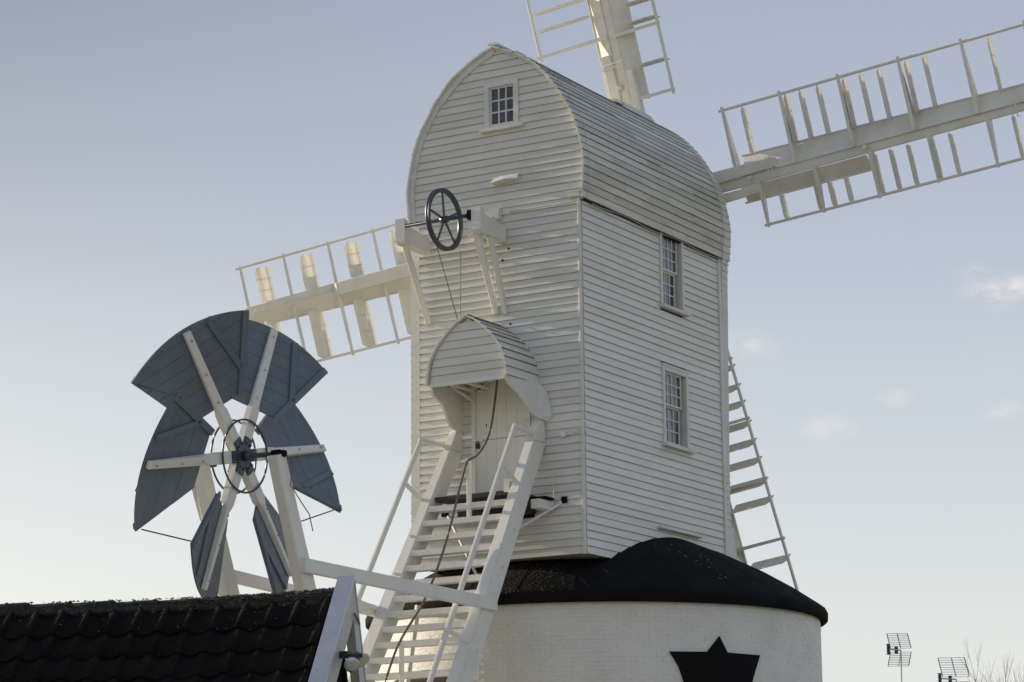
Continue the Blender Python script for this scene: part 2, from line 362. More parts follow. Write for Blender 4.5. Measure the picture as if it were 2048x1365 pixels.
m = MB(); m.prism([V((.012, y, z)) for y, z in ((5.478,7.72),(6.12,7.80),(6.12,8.15),(5.95,8.22),(5.86,8.42),(5.82,8.75),(5.478,8.75))], (-.10, 0, 0)); m.build('breast_foot', 'white_boards', mill)
one('soffit', 'white_boards', mill, lambda b: b.box((.012, .03, ZE-.035), (.070, 5.36, ZE-.012)))
# thin cable running down the roof edge and along under the eaves
m = MB(); cps = [V((XC+h+.05, .18-.02*k, z)) for k, (z, h) in enumerate(HALF[::-1][3:])]; m.tube(cps, .006, 5)
m.tube([(.075, y, ZE-.075-.02*math.sin(y*3)) for y in [k*.3 for k in range(1, 19)]], .010, 5)
m.tube([(XC+h+.05, 5.33, z) for z, h in HALF[:8]]+[], .005, 5)
m.tube([(-.05-.2*k, -.055, ZE-.10-.005*(k % 3)) for k in range(8)], .008, 5)
m.build('cable', 'barge_grey', mill)
m = MB(); m.box((-.22, -.10, 14.085), (.045, -.03, 14.17)); m.box((-.235, -.115, 14.17), (.06, -.02, 14.19)); m.build('corner_block', 'white_boards', mill)
m = MB(); m.prism([V((-1.79,-.03,14.69)), V((-1.24,-.03,14.70)), V((-1.24,-.12,14.60)), V((-1.52,-.14,14.62)), V((-1.79,-.16,14.57))], (0,0,-.02)); m.hexa([(-1.79,-.02,14.72),(-1.24,-.02,14.72),(-1.24,-.02,14.57),(-1.79,-.02,14.55),(-1.77,-.10,14.64),(-1.26,-.10,14.66),(-1.24,-.12,14.58),(-1.79,-.15,14.56)])
m.build('drip_ledge', 'white_boards', mill)
one('drip_ledge', 'white_boards', mill, lambda b: b.beam((.06, 2.64, 8.41), (.06, 4.30, 8.41), .10, .045, ch=.01))
one('bottom_sill', 'white_boards', mill, lambda b: b.box((-3.5, .04, ZB+.004), (-.05, 5.4, ZB+.12)))
# little bolts / vents on the tail wall
m = MB()
for x, z in ((-1.50, 13.30), (-1.48, 11.9), (-1.63, 13.1)): m.box((x, -.06, z), (x+.03, -.03, z+.035))
m.build('bolt', 'aerial_dark', mill)

m = MB(); random.seed(5)
for i in range(46):
    z0 = ZB+i*PITCHB
    if random.random() < .8: m.box((-3.425, -.034, z0-.004), (-3.425+random.uniform(.015, .05), -.020, z0+.012))
    if random.random() < .5: m.box((-3.50, -.024, z0+.05), (-3.49, -.019, z0+.06))
tag(m.build('nail', 'roof_grime_shade', mill), kind='stuff')
# ---- windows -------------------------------------------------------
def window(x0, x1, z0, z1, place, nx, rows_, mull, casing, depth, sill, glassmat, splitz=None, head=True, slide=0.0, gx1=None):
    """place(a, d, z) -> world point; a along the wall, d outward"""
    def bx(m, a0, a1, d0, d1, c0, c1):
        m.hexa([place(a0,d0,c0),place(a1,d0,c0),place(a1,d1,c0),place(a0,d1,c0),place(a0,d0,c1),place(a1,d0,c1),place(a1,d1,c1),place(a0,d1,c1)])
    m = MB(); c = casing
    bx(m, x0, x0+c, -depth, .052, z0, z1); bx(m, x1-c, x1, -depth, .052, z0, z1)
    if head: bx(m, x0+c, x1-c, -depth, .050, z1-c, z1)
    bx(m, x0+c, x1-c, -depth, .02, z0, z0+c*.6)
    bx(m, x0+c, x1-c, -depth-.02, -depth, z0+.001, z1-.001)
    w = m.build('window', 'white_boards', mill)
    gx0 = x0+c; gx1 = gx1 or x1-c; zt = z1-(c if head else .0); zb = z0+c*.6
    levels = [(zb, zt, 0)] if splitz is None else [(splitz, zt, 0), (zb, splitz, 1)]
    for (a, b_, k) in levels:
        d = -depth*.35-.035*k; xa, xb = gx0+slide*k, gx1-slide*k*.6; st = .035
        s = MB(); bx(s, xa, xa+st, d, d+.04, a, b_); bx(s, xb-st, xb, d, d+.04, a, b_)
        bx(s, xa+st, xb-st, d, d+.04, a, a+st); bx(s, xa+st, xb-st, d, d+.04, b_-st, b_)
        iw, ih = (xb-xa-2*st), (b_-a-2*st); cols = nx if k == 0 else nx-(1 if splitz else 0)
        for i in range(1, cols): xx = xa+st+iw*i/cols; bx(s, xx-mull/2, xx+mull/2, d+.005, d+.035, a+st, b_-st)
        for j in range(1, rows_): zz = a+st+ih*j/rows_; bx(s, xa+st, xb-st, d+.008, d+.032, zz-mull/2, zz+mull/2)
        s.build('sash', 'white_boards', w)
        for i in range(cols):
            for j in range(rows_):
                p = MB(); xx, zz = xa+st+iw*i/cols, a+st+ih*j/rows_; tl = random.uniform(-.010, .010)
                p.hexa([place(xx,d+.015+tl,zz),place(xx+iw/cols,d+.015,zz),place(xx+iw/cols,d+.019,zz),place(xx,d+.019+tl,zz),
                        place(xx,d+.015,zz+ih/rows_),place(xx+iw/cols,d+.015-tl,zz+ih/rows_),place(xx+iw/cols,d+.019-tl,zz+ih/rows_),place(xx,d+.019,zz+ih/rows_)])
                p.build('pane', glassmat(i, cols), w)
    if sill:
        s = MB(); bx(s, x0-.06, x1+.12, -.02, .13, z0-.055, z0-.002); s.build('sill', 'white_boards', w)
tailp = lambda a, d, z: V((a, -d, z))
sidep = lambda a, d, z: V((d, a, z))
window(GW[0], GW[1], GW[2], GW[3], tailp, 3, 3, .028, .10, .10, True, lambda i, c: 'dark_glass')
window(WU[0], WU[1], 12.66, 14.06, sidep, 4, 3, .022, .085, .16, True, lambda i, c: 'sky_tint_glass' if i < c-1 else 'dark_glass', splitz=13.38, head=False, slide=.05, gx1=3.74)
window(WL[0], WL[1], WL[2], WL[3], sidep, 4, 3, .022, .085, .16, True, lambda i, c: 'sky_tint_glass' if i < c-1 else 'dark_glass', splitz=10.78, head=True, slide=.05, gx1=3.80)
one('window_head', 'white_boards', mill, lambda b: b.box((.0, 2.93, 11.50), (.062, 4.03, 11.54)))

# ---- door ----------------------------------------------------------
door = MB(); door.box((DOOR[0], .02, DOOR[2]), (DOOR[1], .06, DOOR[3]+.3)); door = door.build('door', 'white_timber', mill)
for a, b_ in ((8.72, 9.84), (9.86, 10.96)):
    for k in range(5):
        w = (DOOR[1]-DOOR[0]-.16)/5; x = DOOR[0]+.08+k*w
        if a > 9 and k == 0: one('door_plank', 'white_timber', door, lambda b: b.box((x, -.012, a), (x+w-.004, .02, 10.76))); continue
        one('door_plank', 'white_timber', door, lambda b: b.box((x, -.012, a), (x+w-.004, .02, b_)))
one('door_frame', 'white_timber', door, lambda b: (b.box((DOOR[0], -.05, DOOR[2]), (DOOR[0]+.075, .02, DOOR[3])), b.box((DOOR[1]-.075, -.05, DOOR[2]), (DOOR[1], .02, DOOR[3]))))
one('door_light', 'dark_glass', door, lambda b: b.box((-2.185, -.005, 10.785), (-2.055, .0, 11.03)))
one('door_light_frame', 'white_timber', door, lambda b: (b.box((-2.215, -.03, 10.75), (-2.19, .01, 11.05)), b.box((-2.05, -.03, 10.75), (-2.02, .01, 11.05)), b.box((-2.215, -.03, 10.74), (-2.02, .01, 10.78))))
one('hinge', 'white_timber', door, lambda b: (b.beam((-1.65, -.025, 10.02), (-1.16, -.03, 10.06), .012, .035, ch=.003), b.tube([(-1.15, -.05, 9.97), (-1.15, -.05, 10.15)], .02, 8)))
one('hinge', 'white_timber', door, lambda b: b.beam((-1.65, -.025, 9.0), (-1.16, -.03, 9.02), .012, .035, ch=.003))
one('padlock', 'deck_dark', door, lambda b: (b.box((-2.20, -.07, 9.70), (-2.13, -.04, 9.79)), b.tube([(-2.19, -.055, 9.79), (-2.19, -.055, 9.83), (-2.165, -.055, 9.85), (-2.14, -.055, 9.83), (-2.14, -.055, 9.79)], .01, 6)))
one('hasp', 'white_timber', door, lambda b: b.box((-2.29, -.06, 9.83), (-2.05, -.052, 9.87)))
one('escutcheon', 'black_paint', door, lambda b: b.box((-2.01, -.022, 10.09), (-1.995, -.013, 10.14)))

# ---- porch hood ----------------------------------------------------
porch = MB()
HX, HD = -1.735, -1.10
HP = [(10.74,.83),(10.92,.82),(11.15,.775),(11.33,.68),(11.49,.56),(11.64,.41),(11.77,.26),(11.87,.10),(11.91,0)]
porch.prism([V((HX+s*(h-.05 if h else 0), HD+.05, z-.03)) for s, z, h in [(1, z, h) for z, h in HP[1:]]+[(-1, z, h) for z, h in HP[::-1][1:-1]]], (0, -HD-.08, 0))
porch = porch.build('porch', 'white_boards', mill)
for side in (1, -1):
    den = []
    for (z0, h0), (z1, h1) in zip(HP, HP[1:]):
        for k in range(12): den.append((h0+(h1-h0)*k/12, z0+(z1-z0)*k/12))
    den.append((0, 11.91)); acc = 0; pp = [den[0]]
    for a, b_ in zip(den, den[1:]):
        acc += math.hypot(b_[0]-a[0], b_[1]-a[1])
        if acc > .155: pp.append(b_); acc = 0
    if pp[-1] != den[-1]: pp.append(den[-1])
    pts = [V((HX+side*h, 0, z)) for h, z in pp]
    for p, q in zip(pts, pts[1:]):
        d = (q-p).normalized(); nrm = V((d.z, 0, -d.x))*side
        if nrm.x*side < 0: nrm = -nrm
        lap(p, q, nrm, HD-.05, -.01, porch, 'hood_board', ('roof_boards', 'roof_grime_shade') if (side == 1 and p.z > 11.0) else ('white_boards', 'board_grime_shade'), t0=.026, t1=.006)
def hhalf(z):
    for (a, b), (c, d) in zip(HP, HP[1:]):
        if a <= z <= c: return b+(d-b)*(z-a)/(c-a)
    return 0
z = 10.74
while z < 11.75:
    h0, h1 = max(hhalf(z)-.045, .03), max(hhalf(min(z+.15, 11.9))-.045, .01)
    wboard((HX, HD+.045, 0), (1,0,0), (0,-1,0), -h0, h0, z, z+.15, porch, 'hood_board', b0=-h1, b1=h1); z += .15
one('hood_lintel', 'white_timber', porch, lambda b: b.box((HX-.79, HD+.0, 10.69), (HX+.79, HD+.06, 10.745)))
def cheek(x, t):
    pr = [(-.02, 10.80), (-1.02, 10.80), (-1.04, 10.66), (-1.0, 10.57), (-.86, 10.53), (-.70, 10.46), (-.58, 10.33), (-.50, 10.18), (-.36, 10.07), (-.20, 10.04), (-.02, 10.05)]
    m = MB(); m.prism([V((x, y, z)) for y, z in pr], (t, 0, 0)); m.build('hood_bracket', 'white_timber', porch)
cheek(-2.50, -.05)
top = [(-.905,-1.13,10.765), (-.90,-.85,10.765), (-.885,-.6,10.765), (-.87,-.35,10.765), (-.82,-.15,10.74), (-.72,-.045,10.60), (-.60,-.04,10.16)]
bot = [(-.93,-1.12,10.70), (-.92,-.95,10.58), (-.89,-.70,10.46), (-.86,-.50,10.30), (-.82,-.36,10.17), (-.78,-.22,10.09), (-.70,-.045,10.06)]
m = MB()
for k in range(6): m.hexa([V(bot[k])-V((.04,0,0)), V(bot[k+1])-V((.04,0,0)), V(bot[k+1]), V(bot[k]), V(top[k])-V((.04,0,0)), V(top[k+1])-V((.04,0,0)), V(top[k+1]), V(top[k])])
m.build('hood_skirt', 'white_boards', porch)
m = MB()
for x in (-2.3, -1.95): m.beam((x, -1.0, 10.78), (x, -.04, 10.78), .06, .06)
m.beam((-2.45, -.5, 10.80), (-2.2, -.1, 10.55), .03, .05); m.build('hood_rafter', 'white_timber', porch)

# ---- landing under the door ---------------------------------------
land = MB(); land.box((-2.52, -.93, 8.66), (-.97, -.045, 8.735)); land = land.build('landing', 'deck_dark', mill)
one('bearer', 'white_timber', land, lambda b: (b.box((-.775, -.55, 8.44), (-.60, -.045, 8.60))))
one('shade_board', 'deck_dark', land, lambda b: b.box((-2.5, -.22, 8.42), (-.97, -.045, 8.65)))  # dark strip added below the deck to stand in for shade there
one('mat', 'black_paint', land, lambda b: b.box((-.90, -.42, 8.62), (-.56, -.10, 8.66)))
one('step_block', 'white_timber', land, lambda b: b.box((-1.08, -.96, 8.70), (-.97, -.62, 8.92)))
one('vent', 'black_paint', land, lambda b: b.box((-1.30, -.052, 8.36), (-1.0, -.045, 8.46)))
for (p, q) in (((-.39, .02, 8.62), (-1.82, -1.28, 7.47)), ((-2.87, .02, 8.57), (-1.33, -1.45, 7.20))):
    one('stay_rod', 'white_timber', mill, lambda b: b.beam(p, q, .04, .045, ch=.01))
one('rod_hole', 'black_paint', mill, lambda b: (b.box((-.45, -.05, 8.56), (-.33, -.043, 8.68)), b.box((-2.95, -.05, 8.52), (-2.80, -.043, 8.62))))

# ---- wire conduit and lamp switch on the tail wall -----------------
m = MB(); m.tube([(-.02, -.06, 9.90), (-.12, -.06, 9.80), (-.25, -.06, 9.78), (-.36, -.06, 9.78)], .012, 6); m.box((-.42, -.09, 9.74), (-.33, -.04, 9.83)); m.build('conduit', 'white_timber', mill)
m = MB(); m.tube([(-.6, -.055, 9.4-.12*k) for k in range(8)], .006, 5); m.build('conduit', 'white_timber', mill)

# ---- hoist: wheel on two bracket arms ------------------------------
hoist = MB(); hoist.tube([(-3.16, -.93, 13.785), (-1.70, -.93, 13.785)], .036, 12); hoist = hoist.build('hoist', 'dark_metal', mill, True)
def arm(x0, x1):
    pr = [(-.90, 13.50), (-.90, 13.92), (-.80, 13.90), (-.76, 13.80), (-.02, 13.70), (-.02, 13.44), (-.82, 13.45)]
    one('arm', 'white_timber', hoist, lambda b: b.prism([V((x0, y-.08, z)) for y, z in pr], (x1-x0, 0, 0)))
arm(-3.33, -3.13); arm(-1.70, -1.50)
one('arm', 'white_timber', hoist, lambda b: b.box((-2.16, -.35, 13.58), (-1.72, -.04, 13.76)))
one('brace', 'white_timber', hoist, lambda b: b.beam((-3.20, -.86, 13.46), (-3.22, -.03, 12.14), .09, .10))
one('brace', 'white_timber', hoist, lambda b: b.beam((-1.70, -.80, 13.50), (-1.76, -.03, 12.15), .13, .12, w2=.09, h2=.09))
one('brace', 'white_timber', hoist, lambda b: b.beam((-1.57, -.56, 13.46), (-1.57, -.02, 12.12), .09, .10))
one('bearing', 'black_paint', hoist, lambda b: (b.box((-1.78, -1.0, 13.70), (-1.705, -.86, 13.87)), b.tube([(-1.80, -.93, 13.785), (-1.72, -.93, 13.785)], .06, 10)))
one('junction_box', 'white_boards', mill, lambda b: (b.box((-1.86, -.16, 13.88), (-1.62, -.03, 14.08)), b.box((-1.84, -.20, 13.86), (-1.74, -.14, 13.93))))
def wheel(parent, c, rad, x, tube, groove=True):
    m = MB(); n = 48
    prof = [(-tube, 0), (-tube, tube*.9), (-tube*.35, tube*.9), (0, tube*.25), (tube*.35, tube*.9), (tube, tube*.9), (tube, 0), (tube*.6, -tube*.9), (-tube*.6, -tube*.9)]
    vs = []; k = len(prof)
    for i in range(n):
        a = 2*math.pi*i/n
        for (dx, dr) in prof: vs.append((x+dx, c[0]+(rad+dr)*math.cos(a), c[1]+(rad+dr)*math.sin(a)))
    fs = [(i*k+j, i*k+(j+1)%k, ((i+1)%n)*k+(j+1)%k, ((i+1)%n)*k+j) for i in range(n) for j in range(k)]
    m.add(vs, fs); return m.build('wheel_rim', 'dark_metal', parent, True)
wheel(hoist, (-.93, 13.785), .535, -2.30, .042)
for k in range(5):
    a = R(98+72*k)
    one('wheel_spoke', 'dark_metal', hoist, lambda b: b.beam((-2.30, -.93, 13.785), (-2.30, -.93+.52*math.cos(a), 13.785+.52*math.sin(a)), .05, .03, ch=.008, up=(1,0,0), w2=.04, h2=.026))
one('wheel_hub', 'dark_metal', hoist, lambda b: b.tube([(-2.37, -.93, 13.785), (-2.23, -.93, 13.785)], .065, 14), True)

# ================================================================== SAILS
TILT = R(15); NV = V((0, math.cos(TILT), math.sin(TILT))); EX = V((1,0,0)); EZ = V((0, -math.sin(TILT), math.cos(TILT)))
HUB = V((-2.1, 6.2, 15.58))
one('windshaft', 'white_timber', mill, lambda b: (b.tube([HUB-NV*1.6, HUB+NV*.35], .26, 16), b.box((-2.4, 5.95, 15.3), (-1.8, 6.5, 15.9))))
def sail(ang, dr, ds, wide, narrow, sh_w, sh_n, rmax, stock_r, near_bars, board_n, r_first, ew=-.075, en=-.075, wn=.34, hw=1.43, hn=1.01):
    e_ = EX*math.cos(R(ang))+EZ*math.sin(R(ang)); g_ = -EX*math.sin(R(ang))+EZ*math.cos(R(ang))
    def P(r, s, n=0.0): return HUB+e_*(r+dr)+g_*(s+ds)+NV*n
    def bx(m, r0, r1, s0, s1, n0, n1, n0b=None, n1b=None):   # s0 edge at n0..n1, s1 edge at n0b..n1b
        n0b = n0 if n0b is None else n0b; n1b = n1 if n1b is None else n1b
        m.hexa([P(r0,s0,n0),P(r1,s0,n0),P(r1,s1,n0b),P(r0,s1,n0b),P(r0,s0,n1),P(r1,s0,n1),P(r1,s1,n1b),P(r0,s1,n1b)])
    m = MB(); m.beam(P(.0, -.02, .10), P(rmax, -.02, .10), .28, .22, up=NV, w2=.22, h2=.13, ch=.015)
    root = m.build('sail', 'sail_paint', mill)
    if near_bars: one('stock', 'sail_paint', root, lambda b: (b.beam(P(0,.14,-.02), P(stock_r,.17,-.02), .30, .20, up=NV, w2=.20, h2=.12), b.beam(P(0,-.31,-.03), P(2.75,-.27,-.01), .24, .20, up=NV, w2=.16, h2=.14)))
    else: one('stock', 'sail_paint', root, lambda b: (b.beam(P(0,.02,-.14), P(stock_r-.25,.02,-.12), .32, .24, up=NV, w2=.28, h2=.20), b.beam(P(stock_r-.25,.02,-.12), P(stock_r,.02,-.02), .28, .20, up=NV, w2=.24, h2=.04)))
    m = MB(); r_end = rmax   # leading board on the wide side, canted
    m.hexa([P(r_first+.1,.04,-.03),P(r_end,.03,-.02),P(r_end,.33,.20),P(r_first+.1,.47,.27),P(r_first+.1,.04,-.005),P(r_end,.03,.005),P(r_end,.33,.225),P(r_first+.1,.47,.295)])
    m.build('leading_board', 'sail_paint', root)
    one('board_rail', 'sail_paint', root, lambda b: b.beam(P(r_first+.05,.475,.27), P(r_end,.335,.20), .035, .045, up=NV))
    if board_n:
        m = MB(); a, c = r_first+.0, board_n
        m.hexa([P(a,-.17,-.02),P(c,-.17,-.02),P(c,-.46,.16),P(a,-.46,.16),P(a,-.17,.01),P(c,-.17,.01),P(c,-.46,.19),P(a,-.46,.19)])
        m.beam(P(a-.06,-.47,.16), P(c+.02,-.47,.16), .04, .05, up=NV); m.build('leading_board', 'sail_paint', root)
    bn = -.055 if near_bars else .0
    for r in wide:      # tapering deep bars
        m = MB(); s0 = .04 if near_bars else .12
        m.hexa([P(r-.038,s0,bn-.03),P(r+.038,s0,bn-.03),P(r+.03,hw+.07,bn-.01),P(r-.03,hw+.07,bn-.01),P(r-.02,s0,bn+.03),P(r+.02,s0,bn+.03),P(r+.02,hw+.07,bn+.03),P(r-.02,hw+.07,bn+.03)])
        if near_bars: m.hexa([P(r-.012,.10,bn+.03),P(r+.012,.10,bn+.03),P(r+.012,1.42,bn+.03),P(r-.012,1.42,bn+.03),P(r-.012,.10,bn+.28),P(r+.012,.10,bn+.28),P(r+.012,1.42,bn+.06),P(r-.012,1.42,bn+.06)])
        m.build('sail_bar', 'sail_paint', root)
    for r in narrow:
        m = MB(); s0 = -.12
        m.hexa([P(r-.038,s0,bn-.02),P(r+.038,s0,bn-.02),P(r+.03,-hn-.05,bn-.01),P(r-.03,-hn-.05,bn-.01),P(r-.02,s0,bn+.02),P(r+.02,s0,bn+.02),P(r+.02,-hn-.05,bn+.03),P(r-.02,-hn-.05,bn+.03)])
        if near_bars: m.hexa([P(r-.012,s0,bn+.02),P(r+.012,s0,bn+.02),P(r+.012,-1.0,bn+.03),P(r-.012,-1.0,bn+.03),P(r-.012,s0,bn+.22),P(r+.012,s0,bn+.22),P(r+.012,-1.0,bn+.05),P(r-.012,-1.0,bn+.05)])
        m.build('sail_bar', 'sail_paint', root)
    if wide: one('hemlath', 'sail_paint', root, lambda b: b.beam(P(min(wide)-.09,hw,.0+bn*.5), P(max(wide)+.12,hw,.0+bn*.5), .055, .06, up=NV))
    if narrow: one('hemlath', 'sail_paint', root, lambda b: b.beam(P(min(narrow)-.09,-hn,.0+bn*.5), P(max(narrow)+.12,-hn,.0+bn*.5), .055, .06, up=NV))
    def shutter(r, s0, s1):
        w = NV*wn+e_*(ew if s1 > 0 else en); o0 = P(r, s0, -.10); o1 = P(r, s1, -.10); th = e_*.016
        m = MB(); ins = (s1-s0)*.03
        ch = g_*(.07 if s1 > s0 else -.07)
        # panel with a clipped near corner, stiffening strips and an edge fillet
        pr = [o0, o1-ch, o1+w*.3, o1+w, o0+w]
        m.prism(pr, th)
        for t in (.33, .66):
            c = o0+(o1-o0)*t; m.prism([c, c+g_*.014, c+g_*.014+w, c+w], th*1.04)
        m.prism([o0+w*.80, o1+w*.80, o1+w*.86, o0+w*.86], th*1.04)
        # pivot pins
        m.tube([P(r-.02, s0-(.03 if s1 > s0 else -.03), .05), P(r-.02, s1+(.03 if s1 > s0 else -.03), .05)], .012, 5)
        m.build('shutter', 'shutter_cloth', root)
    for r, a, b_ in sh_w: shutter(r, a, b_)
    for r, a, b_ in sh_n: shutter(r, a, b_)
    # tie straps and bolts on the back of the stock
    for r in ((r_first+.75, r_first+5.9) if near_bars else ()):
        if r < rmax: one('strap', 'sail_paint', root, lambda b: b.tube([P(r-.05,-.22,-.02), P(r-.04,-.22,-.15), P(r-.02,.30,-.15), P(r-.02,.30,.05), P(r+.03,.30,.05), P(r+.04,.30,-.15), P(r+.05,-.22,-.15), P(r+.05,-.22,-.02)], .012, 5))
    for r in (r_first+.28, r_first+2.8): one('bolt', 'sail_paint', root, lambda b: b.tube([P(r,-.02,-.30 if not near_bars else -.15), P(r,-.02,-.02)], .045, 6))
    return root
hi = lambda r: .50-(r-2.4)*.025
A = 5.4
right_w = [2.30, 3.58, 4.86, 6.15, 7.46, 8.75, 10.0]
right_n = [2.72, 3.95, 5.15, 6.40, 7.62, 8.9, 10.0]
sail(A, 0, 0, right_w, right_n,
     [(r, hi(r)-.03, 1.38) for r in (2.70, 3.66, 3.99, 4.37, 4.93, 5.30, 5.68, 6.26, 6.64, 7.98, 9.2)],
     [(r, -.50 if r < 5.0 else -.20, -1.0) for r in (3.10, 3.86, 4.16, 4.52, 5.20, 5.55, 5.92, 6.42, 6.80, 8.10, 9.3)], 10.1, 3.15, True, 5.05, 2.30, -.05, -.05, .37)
left_w = [10.08, 8.87, 7.65, 6.44, 5.22, 4.0, 2.8]
sail(A+180, 0, 0, left_w, left_w,
     [(r, hi(r)-.03, 1.40) for r in (9.69, 8.48, 7.27, 6.08, 4.9, 3.6)],
     [(r, -.14, -.92) for r in (9.64, 8.41, 7.18, 5.97, 4.8, 3.5)], 10.2, 7.75, False, None, 2.6, -.09, -.09, .42)
up_w = [3.52, 4.80, 6.05, 7.3, 8.6, 9.9]
sail(A+90, 0, -.20, up_w, [2.12, 3.50, 4.75, 6.0, 7.3, 8.6, 9.9],
     [(r, .45, 1.62) for r in (4.05, 4.42, 5.2, 5.6, 6.4)], [(r, -.50, -1.10) for r in (2.78, 3.66, 4.05, 4.5, 5.1, 5.5)], 10.1, 3.15, True, 9.0, 2.16, .03, -.03, .34, 1.66, 1.13)
down_w = [2.3, 3.50, 4.75, 6.0, 7.25, 8.48, 9.7]
sail(A-90+3.6, 0, -.44, down_w, [2.3, 3.5, 4.75, 6.0, 7.25, 8.48, 9.7],
     [(r, .52, 1.40) for r in (3.75, 4.15, 4.50, 4.92, 5.30, 5.68, 6.12, 6.50, 7.72, 8.9)], [(r, -.30, -1.0) for r in (3.9, 5.1, 6.3, 7.6)], 10.1, 3.15, True, None, 2.3, -.13, -.13)

# ================================================================== ROUNDHOUSE
RC = V((-1.80, 3.55, 0))
rh = empty('roundhouse', (RC.x, RC.y, 0), 'round white painted brick base building under a black conical roof', 'roundhouse')
def ring_surface(m, prof, n=128, mi=0):
    vs = []; k = len(prof)
    for i in range(n):
        a = 2*math.pi*i/n
        for r, z in prof: vs.append((RC.x+r*math.cos(a), RC.y+r*math.sin(a), z))
    m.add(vs, [(i*k+j, ((i+1)%n)*k+j, ((i+1)%n)*k+j+1, i*k+j+1) for i in range(n) for j in range(k-1)], mi)
RW = 4.20
m = MB(); ring_surface(m, [(RW-.008, 0), (RW-.008, 6.86)]); m.build('wall', 'white_brick', rh, True)
m = MB(); zc = 3.3; row = 0
while zc < 6.84:
    n = 116; off = .5 if row % 2 else 0
    for i in range(n):
        a = 2*math.pi*(i+off)/n
        da = 2*math.pi/n*.5-.0003; pr = RW-.003+random.random()**3*.004
        ca = math.degrees(a) % 360
        if 40 < ca < 170: continue
        hgt = .0749; j = random.uniform(-.0015, .0015)
        c = [(RC.x+q*math.cos(t), RC.y+q*math.sin(t)) for q in (RW-.03, pr) for t in (a-da, a+da)]
        m.hexa([(c[0][0],c[0][1],zc+j),(c[2][0],c[2][1],zc+j),(c[3][0],c[3][1],zc+j),(c[1][0],c[1][1],zc+j),
                (c[0][0],c[0][1],zc+hgt+j),(c[2][0],c[2][1],zc+hgt+j),(c[3][0],c[3][1],zc+hgt+j),(c[1][0],c[1][1],zc+hgt+j)])
    zc += .0765; row += 1
tag(m.build('brick', 'white_brick', rh), kind='stuff')
m = MB(); ring_surface(m, [(0.6, 8.62), (1.3, 8.50), (1.8, 8.31), (2.5, 8.02), (3.2, 7.68), (3.75, 7.36), (4.2, 7.06), (4.32, 6.97), (4.345, 6.92), (4.34, 6.80), (4.30, 6.765), (4.10, 6.80)]); 
roof = m.build('roof', 'black_felt', rh, True)
# felt sheets laid in overlapping gores: low raised laps
for k in range(26):
    m = MB(); a = 2*math.pi*k/26+.06; t = V((-math.sin(a), math.cos(a), 0)); rr = V((math.cos(a), math.sin(a), 0))
    pts = [(4.33, 6.965), (4.2, 7.062), (3.75, 7.362), (3.2, 7.682), (2.5, 8.022)]
    for (r0, z0), (r1, z1) in zip(pts, pts[1:]):
        p, q = RC+rr*r0+V((0,0,z0)), RC+rr*r1+V((0,0,z1))
        m.hexa([p-t*.10-V((0,0,.01)), p+t*.0-V((0,0,.01)), q+t*.0-V((0,0,.01)), q-t*.10-V((0,0,.01)), p-t*.10+V((0,0,.001)), p+V((0,0,.009)), q+V((0,0,.009)), q-t*.10+V((0,0,.001))])
    m.build('felt_lap', 'black_felt', rh)
# brown lichen and moss crust on the tail side of the roof
m = MB()
for k in range(6000):
    a = R(random.gauss(-105, 20)); r = random.uniform(3.35, 4.33)
    if random.random() < abs(math.degrees(a)+108)/60: continue
    tt = [(3.2,7.68),(3.75,7.36),(4.2,7.06),(4.33,6.965)]
    z = 7.0
    for (r0, z0), (r1, z1) in zip(tt, tt[1:]):
        if r0 <= r <= r1: z = z0+(z1-z0)*(r-r0)/(r1-r0)
    s = random.uniform(.008, .022); c = RC+V((r*math.cos(a), r*math.sin(a), z+.002))
    m.add([c+V((s*1.4*math.cos(t), s*1.4*math.sin(t), -.012)) for t in (0, 1.26, 2.5, 3.77, 5.0)]+[c+V((0,0,s*.4))], [(0,1,5),(1,2,5),(2,3,5),(3,4,5),(4,0,5)])
tag(m.build('moss_crust', 'mossy_felt', rh), kind='stuff')
# pale scuffs and droppings on the felt
m = MB(); random.seed(21)
for k in range(34):
    a = R(random.choice([-22, -26, -34, -60])+random.gauss(0, 3)); r0 = random.uniform(2.4, 4.0)
    tt = [(1.8,8.31),(2.5,8.02),(3.2,7.68),(3.75,7.36),(4.2,7.06)]
    zf = lambda r: next(z0+(z1-z0)*(r-q0)/(q1-q0) for (q0, z0), (q1, z1) in zip(tt, tt[1:]) if q0 <= r <= q1)
    ln = random.uniform(.01, .06); w_ = random.uniform(.004, .009); t = V((-math.sin(a), math.cos(a), 0)); d = V((math.cos(a), math.sin(a), 0))
    p, q = RC+d*r0+V((0,0,zf(r0)+.014)), RC+d*(r0+ln)+V((0,0,zf(r0+ln)+.014))
    m.add([p-t*w_, p+t*w_, q+t*w_*.6, q-t*w_*.6], [(0,1,2,3)])
tag(m.build('scuff_mark', 'board_grime_shade', rh), kind='stuff')
